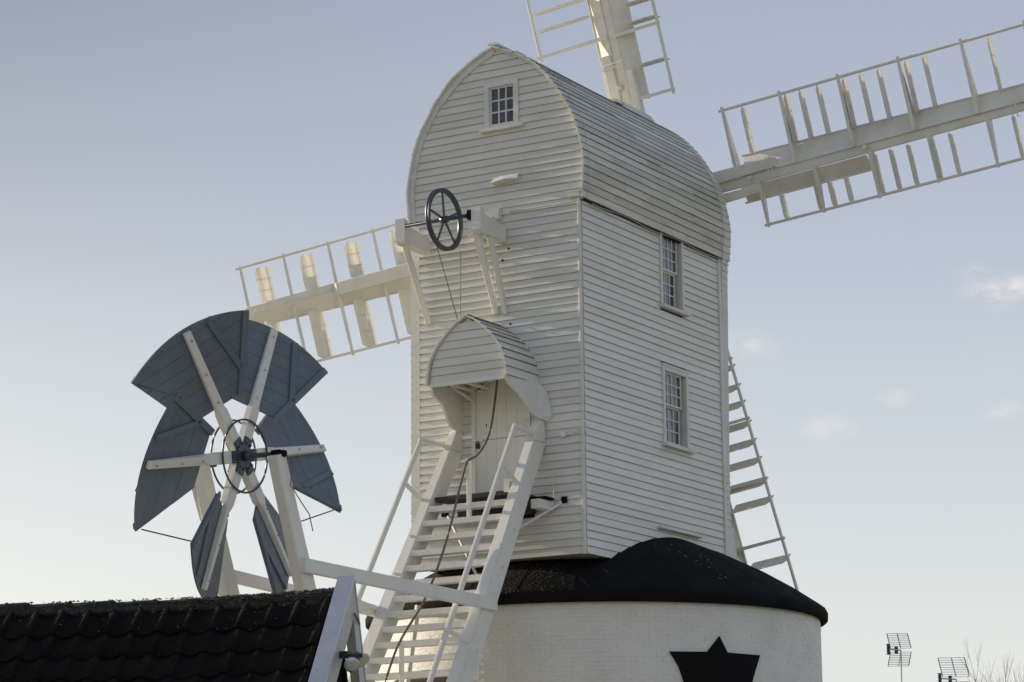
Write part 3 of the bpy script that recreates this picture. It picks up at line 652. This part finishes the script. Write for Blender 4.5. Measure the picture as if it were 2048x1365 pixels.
# black star on the wall (only its top shows)
star = [(-30.2,6.208),(-33.62,5.93),(-43.52,5.93),(-41.12,5.657),(-39.94,5.392),(-39.8,5.10),(-42.6,4.86),(-33.6,4.88),(-30.2,4.60),(-27.4,4.88),(-18.0,4.86),(-20.9,5.10),(-20.9,5.42),(-19.4,5.68),(-17.85,5.92),(-28.03,5.927)]
def star_edges(z):          # widest span of the outline at one height
    xs = []
    for (a0, z0), (a1, z1) in zip(star, star[1:]+star[:1]):
        if (z0-z)*(z1-z) <= 0 and z0 != z1: xs.append(a0+(a1-a0)*(z-z0)/(z1-z0))
    return min(xs), max(xs)
m = MB(); levels = sorted({4.601, 4.74, 4.862, 4.879, 5.0, 5.10, 5.25, 5.41, 5.54, 5.67, 5.80, 5.918, 5.931, 6.02, 6.11, 6.207})
for z0, z1 in zip(levels, levels[1:]):
    (l0, r0), (l1, r1) = star_edges(z0+.0005), star_edges(z1-.0005)
    for k in range(8):
        q = [(l+(r-l)*t, z) for (l, r, z) in ((l0, r0, z0), (l1, r1, z1)) for t in (k/8, (k+1)/8)]
        P3 = lambda a, z, rad: V((RC.x+rad*math.cos(R(a)), RC.y+rad*math.sin(R(a)), z))
        m.hexa([P3(*q[0], RW-.01), P3(*q[1], RW-.01), P3(*q[1], RW+.03), P3(*q[0], RW+.03), P3(*q[2], RW-.01), P3(*q[3], RW-.01), P3(*q[3], RW+.03), P3(*q[2], RW+.03)])
me = m.mesh('star', 'black_paint')
so = bpy.data.objects.new('star', me); COL.objects.link(so); child(so, rh)
# small arched hood over the roundhouse door, below the staircase
m = MB(); n = 12; pa = []
for k in range(n+1):
    t = -1+2*k/n; a = R(-108+11.5*t); zz = 5.76-.10*t*t; pa.append((a, zz))
for (a0, z0), (a1, z1) in zip(pa, pa[1:]):
    def Q(a, r, z): return RC+V((r*math.cos(a), r*math.sin(a), z))
    m.hexa([Q(a0,RW-.02,z0-.10),Q(a1,RW-.02,z1-.10),Q(a1,RW+.36,z1-.28),Q(a0,RW+.36,z0-.28),Q(a0,RW-.02,z0),Q(a1,RW-.02,z1),Q(a1,RW+.38,z1-.22),Q(a0,RW+.38,z0-.22)])
m.build('door_hood', 'mossy_felt', rh)

# ================================================================== STAIRCASE
KS = .6
def yb(z): return -(9.67-z)*KS          # back edge of the stringers
def yf(z): return yb(z)-.43             # front edge
st = empty('staircase', (-1.75, -5.6, 0), 'steep white open staircase with handrails climbing to the mill door', 'staircase')
def stringer(xo, xi, ztop, flip):
    m = MB(); za = ztop; zb_ = .2
    o = lambda z: xo(z); i = lambda z: xi(z)
    pts = []
    for z in (zb_, za):
        for x, f in ((o(z), 0), (i(z), 0), (i(z), 1), (o(z), 1)):
            pts.append((x, yb(z) if not f else yf(z), z))
    m.hexa(pts)
    m.hexa([(xo(za),yb(za),za),(xi(za),yb(za),za),(xi(za),yf(za),za),(xo(za),yf(za),za),(xo(za)+0,-.045,za+.40),(xi(za)+0,-.045,za+.40),(xi(za),-.19,za+.40),(xo(za),-.19,za+.40)])
    bm = bmesh.new(); me = m.mesh('stringer', 'white_timber'); bm.from_mesh(me)
    bmesh.ops.bevel(bm, geom=[e for e in bm.edges], offset=.02, segments=2, affect='EDGES'); bm.to_mesh(me); bm.free()
    ob = bpy.data.objects.new('stringer', me); COL.objects.link(ob); child(ob, st)
ro = lambda z: -.765+(9.69-z)*.021; ri = lambda z: -.955-(9.69-z)*.0
lo_ = lambda z: -2.66-(10-z)*.068; li = lambda z: -2.50-(9.7-z)*.040
stringer(ro, ri, 9.66, 1); stringer(lo_, li, 9.66, -1)
z = 8.525; k = 0
while z > .25:
    jj = random.uniform(-.006, .006)
    one('tread', 'white_timber', st, lambda b: b.box((li(z)-.01, yf(z)+.012, z-.068+jj), (ri(z)+.01, yf(z)+.245, z+.030+jj*.5)))
    z -= .2792
def hand(pts, name='handrail'): return one(name, 'white_timber', st, lambda b: [b.beam(p, q, .07, .10, ch=.018) for p, q in zip(pts, pts[1:])])
Lr = lambda z: (-2.80-(9.78-z)*.058, -.96-(9.78-z)*.572, z)
Rr = lambda z: (-.86+(9.86-z)*.012, -.92-(9.86-z)*.614, z)
hand([Lr(9.80), Lr(1.2)]); hand([Rr(9.88), Rr(1.2)])
for p, q in (((-2.80,-.96,9.79), (-2.68,-.13,9.75)), (Lr(8.97), (-2.76,-1.00,8.70)), (Lr(6.76), (-2.88,-2.16,6.66)), (Lr(3.7), (-3.05,-4.0,3.6)),
             ((-.86,-.92,9.87), (-.80,.0,9.72)), (Rr(9.12), (-.80,-.66,8.66)), (Rr(6.1), (-.75,-2.5,5.9)), (Rr(3.7), (-.72,-3.95,3.5))):
    one('rail_bracket', 'white_timber', st, lambda b: b.beam(p, q, .06, .075, ch=.012))
for p, q in (((-1.70,-1.10,8.20), (-1.70,-1.10,9.33)), ((-1.80,-3.10,5.2), (-1.80,-3.10,5.99))):
    one('rope_post', 'white_timber', st, lambda b: b.beam(p, q, .075, .075, up=(0,1,0), ch=.012))
# bolt heads on the stringers
m = MB()
for zz in (8.0, 7.3, 6.62, 5.8):
    m.tube([(ro(zz)+.0, yb(zz)-.2, zz), (ro(zz)+.035, yb(zz)-.2, zz)], .03, 6)
    m.tube([(lo_(zz)+.1, yf(zz)-.03, zz), (lo_(zz)+.1, yf(zz)+.02, zz)], .028, 6)
m.build('bolt', 'white_timber', st)
one('stair_brace', 'white_timber', st, lambda b: b.beam((-2.45, -1.6, 6.75), (-2.55, -2.0, 4.6), .08, .09))

# ================================================================== FANTAIL
FH = V((-1.75, -7.690, 8.462))
FA = V((.01317, .98105, .19333)); FB = V((.04637, -.19375, .97995)); FN = V((.99884, -.00394, -.04805))
fan = empty('fantail', (-1.75, -6.0, 0), 'six-bladed slate blue fantail wheel with white spokes on raking white posts', 'fantail')
BETA = R(-25.5)
for k in range(6):
    th = R(60*k); es = FA*math.cos(th)+FB*math.sin(th); t = -FA*math.sin(th)+FB*math.cos(th)
    w = t*math.cos(BETA)+FN*math.sin(BETA); nb = es.cross(w).normalized()
    if nb.dot(FN) < 0: nb = -nb
    blade = MB()
    rin, rout, ha = .87, 2.28, math.tan(R(29.4))
    outline = []; n = 14
    ws_in = rin*ha; a_out = R(29.5)
    # planks running across the blade, their ends trimmed to the wedge and their last one to the arc
    base = FH-nb*.05
    spoke = MB(); spoke.beam(FH+es*.12, FH+es*.80, .20, .14, side=t, w2=.19, h2=.14, ch=.012); spoke.beam(FH+es*.80, FH+es*.92, .19, .14, side=t, w2=.13, h2=.11, ch=.012); spoke.beam(FH+es*.84, FH+es*2.23, .15, .11, side=w, w2=.12, h2=.08, ch=.012)
    sp_ = spoke.build('spoke', 'white_timber', fan)
    bl = MB()
    def EP(r, ww, d): return base+es*r+w*ww+nb*d
    WT, RC0 = 1.115, 1.98
    arc = [(rout-(rout-RC0)*(t_*t_), WT*t_) for t_ in [-1+2*i/16 for i in range(17)]]
    wid = lambda r: WT*math.sqrt(max(rout-r, 0)/(rout-RC0))
    rc = arc[0][0]
    poly = [EP(rin, -ws_in, -.028)]+[EP(x, y, -.028) for x, y in arc]+[EP(rin, ws_in, -.028)]
    bl.prism(poly, nb*.016); bl = bl.build('blade', 'fan_seam', fan)
    edges = [rin]+[rin+.21*i for i in range(1, 7)]
    for i in range(8):
        r0 = rin+.21*i+.0025; r1 = rin+.21*(i+1)-.0025
        p = MB(); lip = random.uniform(-.002, .002)
        if r1 < rc:
            q = [(r0, -r0*ha), (r1, -r1*ha), (r1, r1*ha), (r0, r0*ha)]
        else:
            r0c = r0; top = [(x, y) for x, y in arc if x > r0c]
            if r0 > rout-.04: continue
            lim = r0*ha if r0 < rc else wid(r0)
            if r1 >= rout-.02: q = [(r0, -lim)]+[(x, y) for x, y in arc if x > r0+.001]+[(r0, lim)]
            else:
                lim1 = wid(r1)
                q = [(r0, -lim)]+[(x, y) for x, y in arc if r0 < x < r1 and y < 0]+[(r1, -lim1), (r1, lim1)]+[(x, y) for x, y in arc if r0 < x < r1 and y > 0]+[(r0, lim)]
        p.prism([EP(x, y, -.032+lip) for x, y in q], nb*.030); p.build('plank', 'fan_blue', bl)
    def batten(a, b_, d, wd=.10, nm='batten'):
        pa, pb = EP(*a, d), EP(*b_, d)
        one(nm, 'fan_blue', bl, lambda m_: m_.beam(pa, pb, wd, .035, up=nb, ch=.006))
    for sgn, d in ((-1, .018), (1, -.052)):
        batten((rin-.02, sgn*(ws_in-.06)), (2.0, sgn*(1.115-.06)), d, .11)
        batten((1.24, sgn*.62), (2.20, sgn*.42), d, .10)
    m = MB()
    for r in (1.0, 1.5, 2.1): m.tube([FH+es*r+nb*.03, FH+es*r+nb*.075], .016, 6)
    m.build('bolt', 'lamp_metal', sp_)
    # wire tie to the next blade
    th2 = R(60*(k+1)); es2 = FA*math.cos(th2)+FB*math.sin(th2); t2 = -FA*math.sin(th2)+FB*math.cos(th2); w2 = t2*math.cos(BETA)+FN*math.sin(BETA)
    if k in (2, 3, 4, 5):
        one('tie_wire', 'deck_dark', fan, lambda m_: m_.tube([FH+es*1.93+w*1.06, FH+es2*1.93-w2*1.06], .011, 5))
# iron hoops, boss, axle
for d in (.10, -.12):
    m = MB(); m.tube([FH+FN*d+(FA*math.cos(a)+FB*math.sin(a))*.565 for a in [2*math.pi*i/48 for i in range(48)]], .017, 6, closed=True); m.build('hoop', 'dark_metal', fan, True)
m = MB()
for k in range(6):
    th = R(60*k); es = FA*math.cos(th)+FB*math.sin(th); t = -FA*math.sin(th)+FB*math.cos(th)
    m.beam(FH+es*.02, FH+es*.30, .19, .20, side=t, ch=.02)
    for s_ in (-.045, .045): m.tube([FH+es*.20+t*s_+FN*.09, FH+es*.20+t*s_+FN*.125], .018, 6)
m.build('boss', 'dark_metal', fan)
m = MB(); m.tube([FH+FN*.08, FH+FN*.22], .075, 12); m.tube([FH-FN*.75, FH+FN*.72], .040, 12); m.build('axle', 'dark_metal', fan, True)
def post(x, y0=0.0, name='post'):
    a = V((x, -7.92+y0, 8.40)); b_ = V((x, -7.12+y0, 6.40)); c = b_+(b_-a).normalized()*6.6
    m = MB(); m.beam(a, c, .20, .24, side=(1,0,0), w2=.24, h2=.52, ch=.02); return m.build(name, 'white_timber', fan)
post(-.97, .10); post(-2.44, .12)
one('post_cheek', 'white_timber', fan, lambda b: (b.beam((-2.60,-7.75,8.30), (-2.60,-7.42,7.60), .07, .26, side=(1,0,0)), b.beam((-2.40,-7.80,8.40), (-2.40,-7.25,7.2), .05, .16, side=(1,0,0))))
one('bearing', 'black_paint', fan, lambda b: (b.box((-1.05,-7.84,8.36), (-.90,-7.68,8.47)), b.tube([(-1.10,-7.74,8.43), (-.84,-7.77,8.41)], .055, 10)))
one('bearing', 'black_paint', fan, lambda b: b.box((-2.54,-7.70,8.38), (-2.34,-7.50,8.56)))
one('bevel_shaft', 'dark_metal', fan, lambda b: b.beam((-2.62,-7.55,8.1), (-2.62,-6.9,6.6), .05, .05))
one('tie_beam', 'white_timber', fan, lambda b: b.beam((-.82,-7.30,6.75), (-.665,-1.95,6.62), .09, .22, ch=.014))
one('tie_beam', 'white_timber', fan, lambda b: b.beam((-2.58,-6.95,6.77), (-2.97,-2.15,6.64), .09, .20, ch=.014))
one('carriage_frame', 'white_timber', fan, lambda b: (b.beam((-.8,-5.6,.75), (-2.8,-5.6,.75), .22, .25), b.beam((-.97,-4.3,.55), (-.97,-6.6,.55), .18, .22), b.beam((-2.44,-4.3,.55), (-2.44,-6.6,.55), .18, .22)))
for x in (-.6, -2.9):
    m = MB(); m.tube([(x+.0, -5.0+.4*math.cos(a), .42+.4*math.sin(a)) for a in [2*math.pi*i/24 for i in range(24)]], .05, 6, closed=True)
    for k in range(4): a = math.pi*k/4; m.beam((x,-5.0-.38*math.cos(a),.42-.38*math.sin(a)), (x,-5.0+.38*math.cos(a),.42+.38*math.sin(a)), .03, .03, side=(1,0,0))
    m.build('carriage_wheel', 'dark_metal', fan)
one('control_cord', 'rope_fibre', fan, lambda b: b.tube([(-.85,-7.75,8.42), (-.80,-7.62,8.25), (-.84,-7.62,7.95), (-.82,-7.35,7.7), (-.82,-7.15,7.55), (-.82,-7.05,7.3)], .009, 5))

# ================================================================== ROPES AND CHAIN
def smooth(pts, n=6):
    pts = [V(p) for p in pts]; out_ = []
    for i in range(len(pts)-1):
        p0, p1, p2, p3 = pts[max(i-1,0)], pts[i], pts[i+1], pts[min(i+2,len(pts)-1)]
        for k in range(n):
            t = k/n; out_.append(.5*((2*p1)+(p2-p0)*t+(2*p0-5*p1+4*p2-p3)*t*t+(3*p1-p0-3*p2+p3)*t**3))
    return out_+[pts[-1]]
m = MB(); rp = smooth([(-1.60,-.26,11.0),(-1.60,-.30,10.80),(-1.60,-.37,10.486),(-1.60,-.50,10.014),(-1.60,-.69,9.671),(-1.60,-.977,9.407),(-1.66,-1.13,9.31),(-1.72,-1.15,9.25),(-1.75,-1.355,8.733),(-1.75,-1.67,8.003),(-1.75,-1.979,7.441),(-1.75,-2.218,7.065),(-1.75,-2.564,6.616),(-1.78,-3.16,5.99),(-1.78,-3.493,5.499),(-1.78,-3.75,5.0),(-1.8,-4.6,3.4),(-1.8,-5.4,2.0)])
m.tube(rp, .021, 8); tag(m.build('rope', 'rope_fibre', None, True), 'long brown rope hanging from the porch and looping down over the stair posts', 'rope')
m = MB()
for k in range(44):
    zc_ = 13.30-k*.0295; ax = (1,0,0) if k % 2 else (0,1,0)
    m.tube([V((-2.30, -.39-.0003*k, zc_))+V(ax)*.012*math.cos(a)+V((0,0,.02*math.sin(a))) for a in [2*math.pi*i/8 for i in range(8)]], .0055, 4, closed=True)
tag(m.build('chain', 'chain_metal', None, True), 'thin bright chain hanging straight from the spoked wheel to the porch roof', 'chain')
m = MB(); m.tube([(-2.30,-1.19,13.25), (-2.32,-.45,12.0), (-2.32,-.42,11.9)], .008, 6)
tag(m.build('cord', 'deck_dark', None, True), 'thin dark cord slanting from the spoked wheel down to the porch', 'cord')

# ================================================================== TILED HOUSE IN FRONT
AP = V((9.2306, -20.6472, 4.5153))
rr_, ff_ = V((.85607, .51686, 0)), V((-.51514, .85711, 0))
AZ = R(12)
RD = -(rr_*math.cos(AZ)-ff_*math.sin(AZ))       # along the ridge, away from the gable
GD = -(rr_*math.sin(AZ)+ff_*math.cos(AZ))       # horizontally down the near slope
RD.normalize(); GD.normalize(); Zv = V((0,0,1))
PF = R(47.5); SD = GD*math.cos(PF)-Zv*math.sin(PF); SN = GD*math.sin(PF)+Zv*math.cos(PF)
PB = R(66); SB = -GD*math.cos(PB)-Zv*math.sin(PB); SBN = -GD*math.sin(PB)+Zv*math.cos(PB)
hs = empty('house', (AP.x, AP.y, 0), 'low house with dark pantile roof, mossy ridge and white bargeboards in front', 'house')
TOP = AP-Zv*.16
def ridge_z(u): return -.0+(.035*(max(0, 1.3-u)/1.3)**1.5) - .012*math.sin(min(u,4)/4*math.pi)
m = MB(); L_ = 6.2
m.hexa([TOP+RD*.10-Zv*.06, TOP+RD*L_-Zv*.06, TOP+RD*L_+SD*3.4-SN*.05, TOP+RD*.10+SD*3.4-SN*.05, TOP+RD*.10-Zv*.14, TOP+RD*L_-Zv*.14, TOP+RD*L_+SD*3.4-SN*.12, TOP+RD*.10+SD*3.4-SN*.12])
m.hexa([TOP+RD*.10-Zv*.06, TOP+RD*L_-Zv*.06, TOP+RD*L_+SB*3.0, TOP+RD*.10+SB*3.0, TOP+RD*.10-Zv*.14, TOP+RD*L_-Zv*.14, TOP+RD*L_+SB*3.0-SBN*.08, TOP+RD*.10+SB*3.0-SBN*.08]); m.build('roof_deck', 'tarred_wall', hs)
# one pantile, S-shaped, shared by all
def pantile_mesh():
    Wt, Lt, n = .262, .335, 12; vs = []; fs = []
    def prof(x):   # roll high on the left, trough to the right
        return .026*math.sin(2*math.pi*x/Wt+.6)+.005*math.sin(4*math.pi*x/Wt)
    for j, (l, dn) in enumerate(((0, .0), (Lt*.5, .0), (Lt, .0))):
        for i in range(n+1):
            x = Wt*i/n; vs.append((x, l, prof(x)+.022*(l/Lt))); 
        for i in range(n+1):
            x = Wt*i/n; vs.append((x, l, prof(x)+.022*(l/Lt)-.018))
    k = 2*(n+1)
    for j in range(2):
        for i in range(n):
            fs.append((j*k+i, j*k+i+1, (j+1)*k+i+1, (j+1)*k+i)); fs.append((j*k+n+1+i+1, j*k+n+1+i, (j+1)*k+n+1+i, (j+1)*k+n+1+i+1))
    for i in range(n): fs.append((2*k+i, 2*k+i+1, 2*k+n+1+i+1, 2*k+n+1+i)); 
    for i in range(n): fs.append((i+1, i, n+1+i, n+1+i+1))
    m = MB(); m.add(vs, fs); me = m.mesh('tile', 'tile'); me.polygons.foreach_set('use_smooth', [True]*len(me.polygons)); return me
pt = pantile_mesh()
B = Matrix((-RD, SD, SN)).transposed()  # x: towards the gable, y: down the slope
if B.determinant() < 0: B = Matrix((RD, SD, SN)).transposed(); flip = 1
else: flip = 0
for row in range(7, -1, -1):
    for c in range(22):
        o = bpy.data.objects.new('tile', pt); COL.objects.link(o)
        u = .14+c*.25; pos = TOP+RD*(u+(0 if flip else .25))+SD*(.13+row*.295+random.uniform(-.006, .006))+SN*(.045+random.uniform(-.003, .004))+Zv*ridge_z(u)
        rot = (B @ Matrix.Rotation(random.uniform(-.012, .012), 3, 'Z') @ Matrix.Rotation(random.uniform(-.012, .012), 3, 'X')).to_4x4()
        rot.translation = pos; o.matrix_world = rot
        o.parent = hs; o.matrix_parent_inverse = Matrix.Translation(-V(hs.location)); 
# ridge tiles
for c in range(15):
    u0 = .12+c*.42; u1 = u0+.415; m = MB(); n = 9; vs = []
    dz = random.uniform(-.006, .006)
    for u, rr2 in ((u0, .125), (u0+.02, .132), (u1-.03, .118), (u1, .118)):
        for i in range(n+1):
            a = R(-25)+R(230)*i/n; vs.append(TOP+RD*u+GD*(rr2*math.cos(a))+Zv*(-.085+rr2*math.sin(a)+ridge_z(u)+dz))
    m.add(vs, [(j*(n+1)+i, j*(n+1)+i+1, (j+1)*(n+1)+i+1, (j+1)*(n+1)+i) for j in range(3) for i in range(n)]+[tuple(range(n, -1, -1))]); m.build('ridge_tile', 'ridge', hs, True)
# mortar bedding under the ridge and moss cushions
m = MB(); m.beam(TOP+RD*.12+SD*.13+SN*.03, TOP+RD*6.3+SD*.13+SN*.03, .07, .06, up=SN); m.build('mortar', 'ridge', hs)
m = MB()
random.seed(33)
for k in range(1000):
    u = abs(random.gauss(0, 1.15))+.15 if random.random() < .75 else random.uniform(.2, 6)
    joint = random.random() < .35
    if joint: u = .12+.42*random.randint(0, 13)+random.gauss(0, .02)
    a = R(random.gauss(80, 45)); s = random.uniform(.004, .014)
    c = TOP+RD*u+GD*(.13*math.cos(a))+Zv*(-.085+.13*math.sin(a)+ridge_z(u))
    if random.random() < .12: c = TOP+RD*u+SD*random.uniform(.14, .5)+SN*.07; s *= .7
    vs = [c+RD*(s*1.5*math.cos(t))+GD*(s*1.2*math.sin(t)) for t in (0, 1.05, 2.1, 3.14, 4.2, 5.24)]+[c+Zv*s*1.1+RD*random.uniform(-.005, .005)]
    m.add(vs, [(0,1,6),(1,2,6),(2,3,6),(3,4,6),(4,5,6),(5,0,6)])
tag(m.build('moss', 'moss', hs), kind='stuff')
# bargeboards and gable
def barge(slope, nrm, length, w0=.0):
    m = MB(); a = AP-RD*.035
    # face board, standing in the gable plane
    m.hexa([a-RD*.0, a+slope*length, a+slope*length-nrm*.26, a-Zv*.36, a+RD*.035, a+RD*.035+slope*length, a+RD*.035+slope*length-nrm*.26, a+RD*.035-Zv*.36])
    return m.build('bargeboard', 'barge_grey', hs)
barge(SD, SN, 3.3); barge(SB, SBN, 2.6)
one('verge_capping', 'barge_sky_paint', hs, lambda b: b.hexa([AP-RD*.05+SN*.004, AP+RD*.105+SN*.004, AP+RD*.105+SD*3.3+SN*.004, AP-RD*.05+SD*3.3+SN*.004, AP-RD*.05+SN*.03, AP+RD*.105+SN*.03, AP+RD*.105+SD*3.3+SN*.03, AP-RD*.05+SD*3.3+SN*.03]))
one('verge_capping', 'barge_grey', hs, lambda b: b.hexa([AP-RD*.04+SBN*.004, AP+RD*.10+SBN*.004, AP+RD*.10+SB*2.6+SBN*.004, AP-RD*.04+SB*2.6+SBN*.004, AP-RD*.04+SBN*.03, AP+RD*.10+SBN*.03, AP+RD*.10+SB*2.6+SBN*.03, AP-RD*.04+SB*2.6+SBN*.03]))
m = MB(); gp = AP+RD*.14
m.prism([gp-Zv*.2, gp+SD*3.2-Zv*.2, gp+SD*3.2-Zv*(gp.z+SD.z*3.2-.2), gp+SB*2.5-Zv*(gp.z+SB.z*2.5-.2), gp+SB*2.5-Zv*.2], RD*6.0); m.build('wall', 'tarred_wall', hs)
one('wire', 'aerial_dark', hs, lambda b: b.tube([AP-RD*.05-Zv*.32+GD*.02, AP-RD*.05-Zv*.40-GD*.15], .008, 5))

# twin floodlight under the gable peak
fl = empty('floodlight', AP-Zv*.75-RD*.12+GD*.46, 'twin round silver floodlight fixed under the white gable peak', 'floodlight')
base = AP-Zv*.73-RD*.09+GD*.46
one('bracket', 'aerial_dark', fl, lambda b: (b.box(base-V((.04,.04,.03)), base+V((.04,.04,.03))), b.tube([base, base-RD*.10-Zv*.03+GD*.06], .02, 8), b.tube([base, base-RD*.12+Zv*.0-GD*.10], .02, 8)))
for off, dirv in ((GD*.15-RD*.10-Zv*.10, (V((.5,-.9,-.25)))), (-GD*.20-RD*.10-Zv*.03, V((.9,-.1,-.6)))):
    c = base+off; d = dirv.normalized(); m = MB(); a = d.orthogonal().normalized(); b2 = d.cross(a)
    ring = [(.015,-.10),(.035,-.095),(.048,-.05),(.066,.0),(.07,.01),(.055,.015),(.0,.02)]; vs = []
    for i in range(20):
        t = 2*math.pi*i/20
        for r, h in ring: vs.append(c+a*r*math.cos(t)+b2*r*math.sin(t)+d*h)
    k = len(ring); m.add(vs, [(i*k+j, ((i+1)%20)*k+j, ((i+1)%20)*k+j+1, i*k+j+1) for i in range(20) for j in range(k-1)]); m.build('lamp', 'lamp_metal', fl, True)

# ================================================================== FAR RIGHT: AERIALS, TREE
def aerial(base, top, yaw, s, label):
    t = empty('tv_aerial', (base.x, base.y, base.z), label, 'aerial', 'television aerials on masts')
    one('mast', 'aerial_metal', t, lambda b: b.tube([base, top-V((0,0,.0))], .018, 6))
    right = V((math.cos(yaw), math.sin(yaw), 0)); fw = V((-math.sin(yaw), math.cos(yaw), 0)); Z = V((0,0,1))
    c = top
    for sg in (1, -1):
        m = MB(); lean = fw*-.12*s
        def G(u, v): return c+right*(u*s-.03*s)+Z*sg*(.05*s+v*s*.375)+lean*v*1.0+right*(-.10*s*v)
        for i in range(9): m.tube([G(-.24, i/8), G(.30, i/8)], .006, 4)
        m.build('reflector_rod', 'aerial_metal', t)
        for u in (-.24, .30): one('reflector_frame', 'aerial_dark', t, lambda b: b.tube([G(u, 0), G(u, 1)], .011, 5))
        one('reflector_spine', 'aerial_metal', t, lambda b: b.tube([G(.03, 0), G(.03, 1)], .016, 5))
    one('boom', 'aerial_metal', t, lambda b: b.tube([c, c-right*.36*s-fw*.25], .018, 6))
    one('dipole', 'aerial_dark', t, lambda b: b.box(c-right*.12*s+V((-.035,-.03,-.09)), c-right*.12*s+V((.035,.03,.09))))
    one('dipole', 'aerial_dark', t, lambda b: b.box(c-right*.36*s-fw*.25+V((-.03,-.03,-.13)), c-right*.36*s-fw*.25+V((.03,.03,.13))))
    for k in range(4): one('director', 'aerial_dark', t, lambda b: b.tube([c-right*(.40+.0*k)*s-fw*.25+Z*(-.12+.08*k)-fw*.1, c-right*.40*s-fw*.25+Z*(-.12+.08*k)+fw*.1], .008, 4))
yawr = math.atan2(.51686, .85607)
aerial(V((-2.80, 20.44, 5.4)), V((-2.715, 20.32, 7.66)), yawr, .93, 'taller grid television aerial on a thin mast at lower right')
aerial(V((-1.63, 21.10, 5.4)), V((-1.63, 21.10, 6.95)), yawr, 1.2, 'lower grid television aerial cut by the frame edge before bare tree')
nb_ = empty('neighbour_house', (-1, 22, 0), 'brick house whose roof carries the television aerials', 'house')
one('wall', 'red_brick', nb_, lambda b: b.box((-5, 19.5, 0), (3, 25, 3.0)))
one('roof', 'tile', nb_, lambda b: b.prism([V((-5.3,19.2,2.95)), V((-5.3,25.3,2.95)), V((-5.3,22.25,5.5))], (8.6,0,0)))
# bare tree
tree = empty('bare_tree', (-12.3, 49.6, 0), 'thin bare winter tree with fine twigs behind the lower aerial', 'tree')
random.seed(11)
m = MB(); tw = MB()
def branch(p, d, l, r, depth):
    q = p+d*l; (m if r > .03 else tw).tube([p, (p+q)/2+V((random.uniform(-1,1), random.uniform(-1,1), 0))*l*.04, q], [r, r*.8, r*.6], 5 if r > .03 else 3)
    if depth == 0: return
    for k in range(3 if depth > 1 else 4):
        nd = (d*1.2+V((random.uniform(-.6,.6), random.uniform(-.6,.6), random.uniform(.0,.6)))).normalized()
        branch(p+(q-p)*random.uniform(.55, 1), nd, l*random.uniform(.55, .8), r*.55, depth-1)
branch(V((-12.1, 49.7, 0)), V((0,0,1)), 4.65, .12, 5)
m.build('trunk', 'hazy_twig', tree); tw.build('twigs', 'hazy_twig', tree)
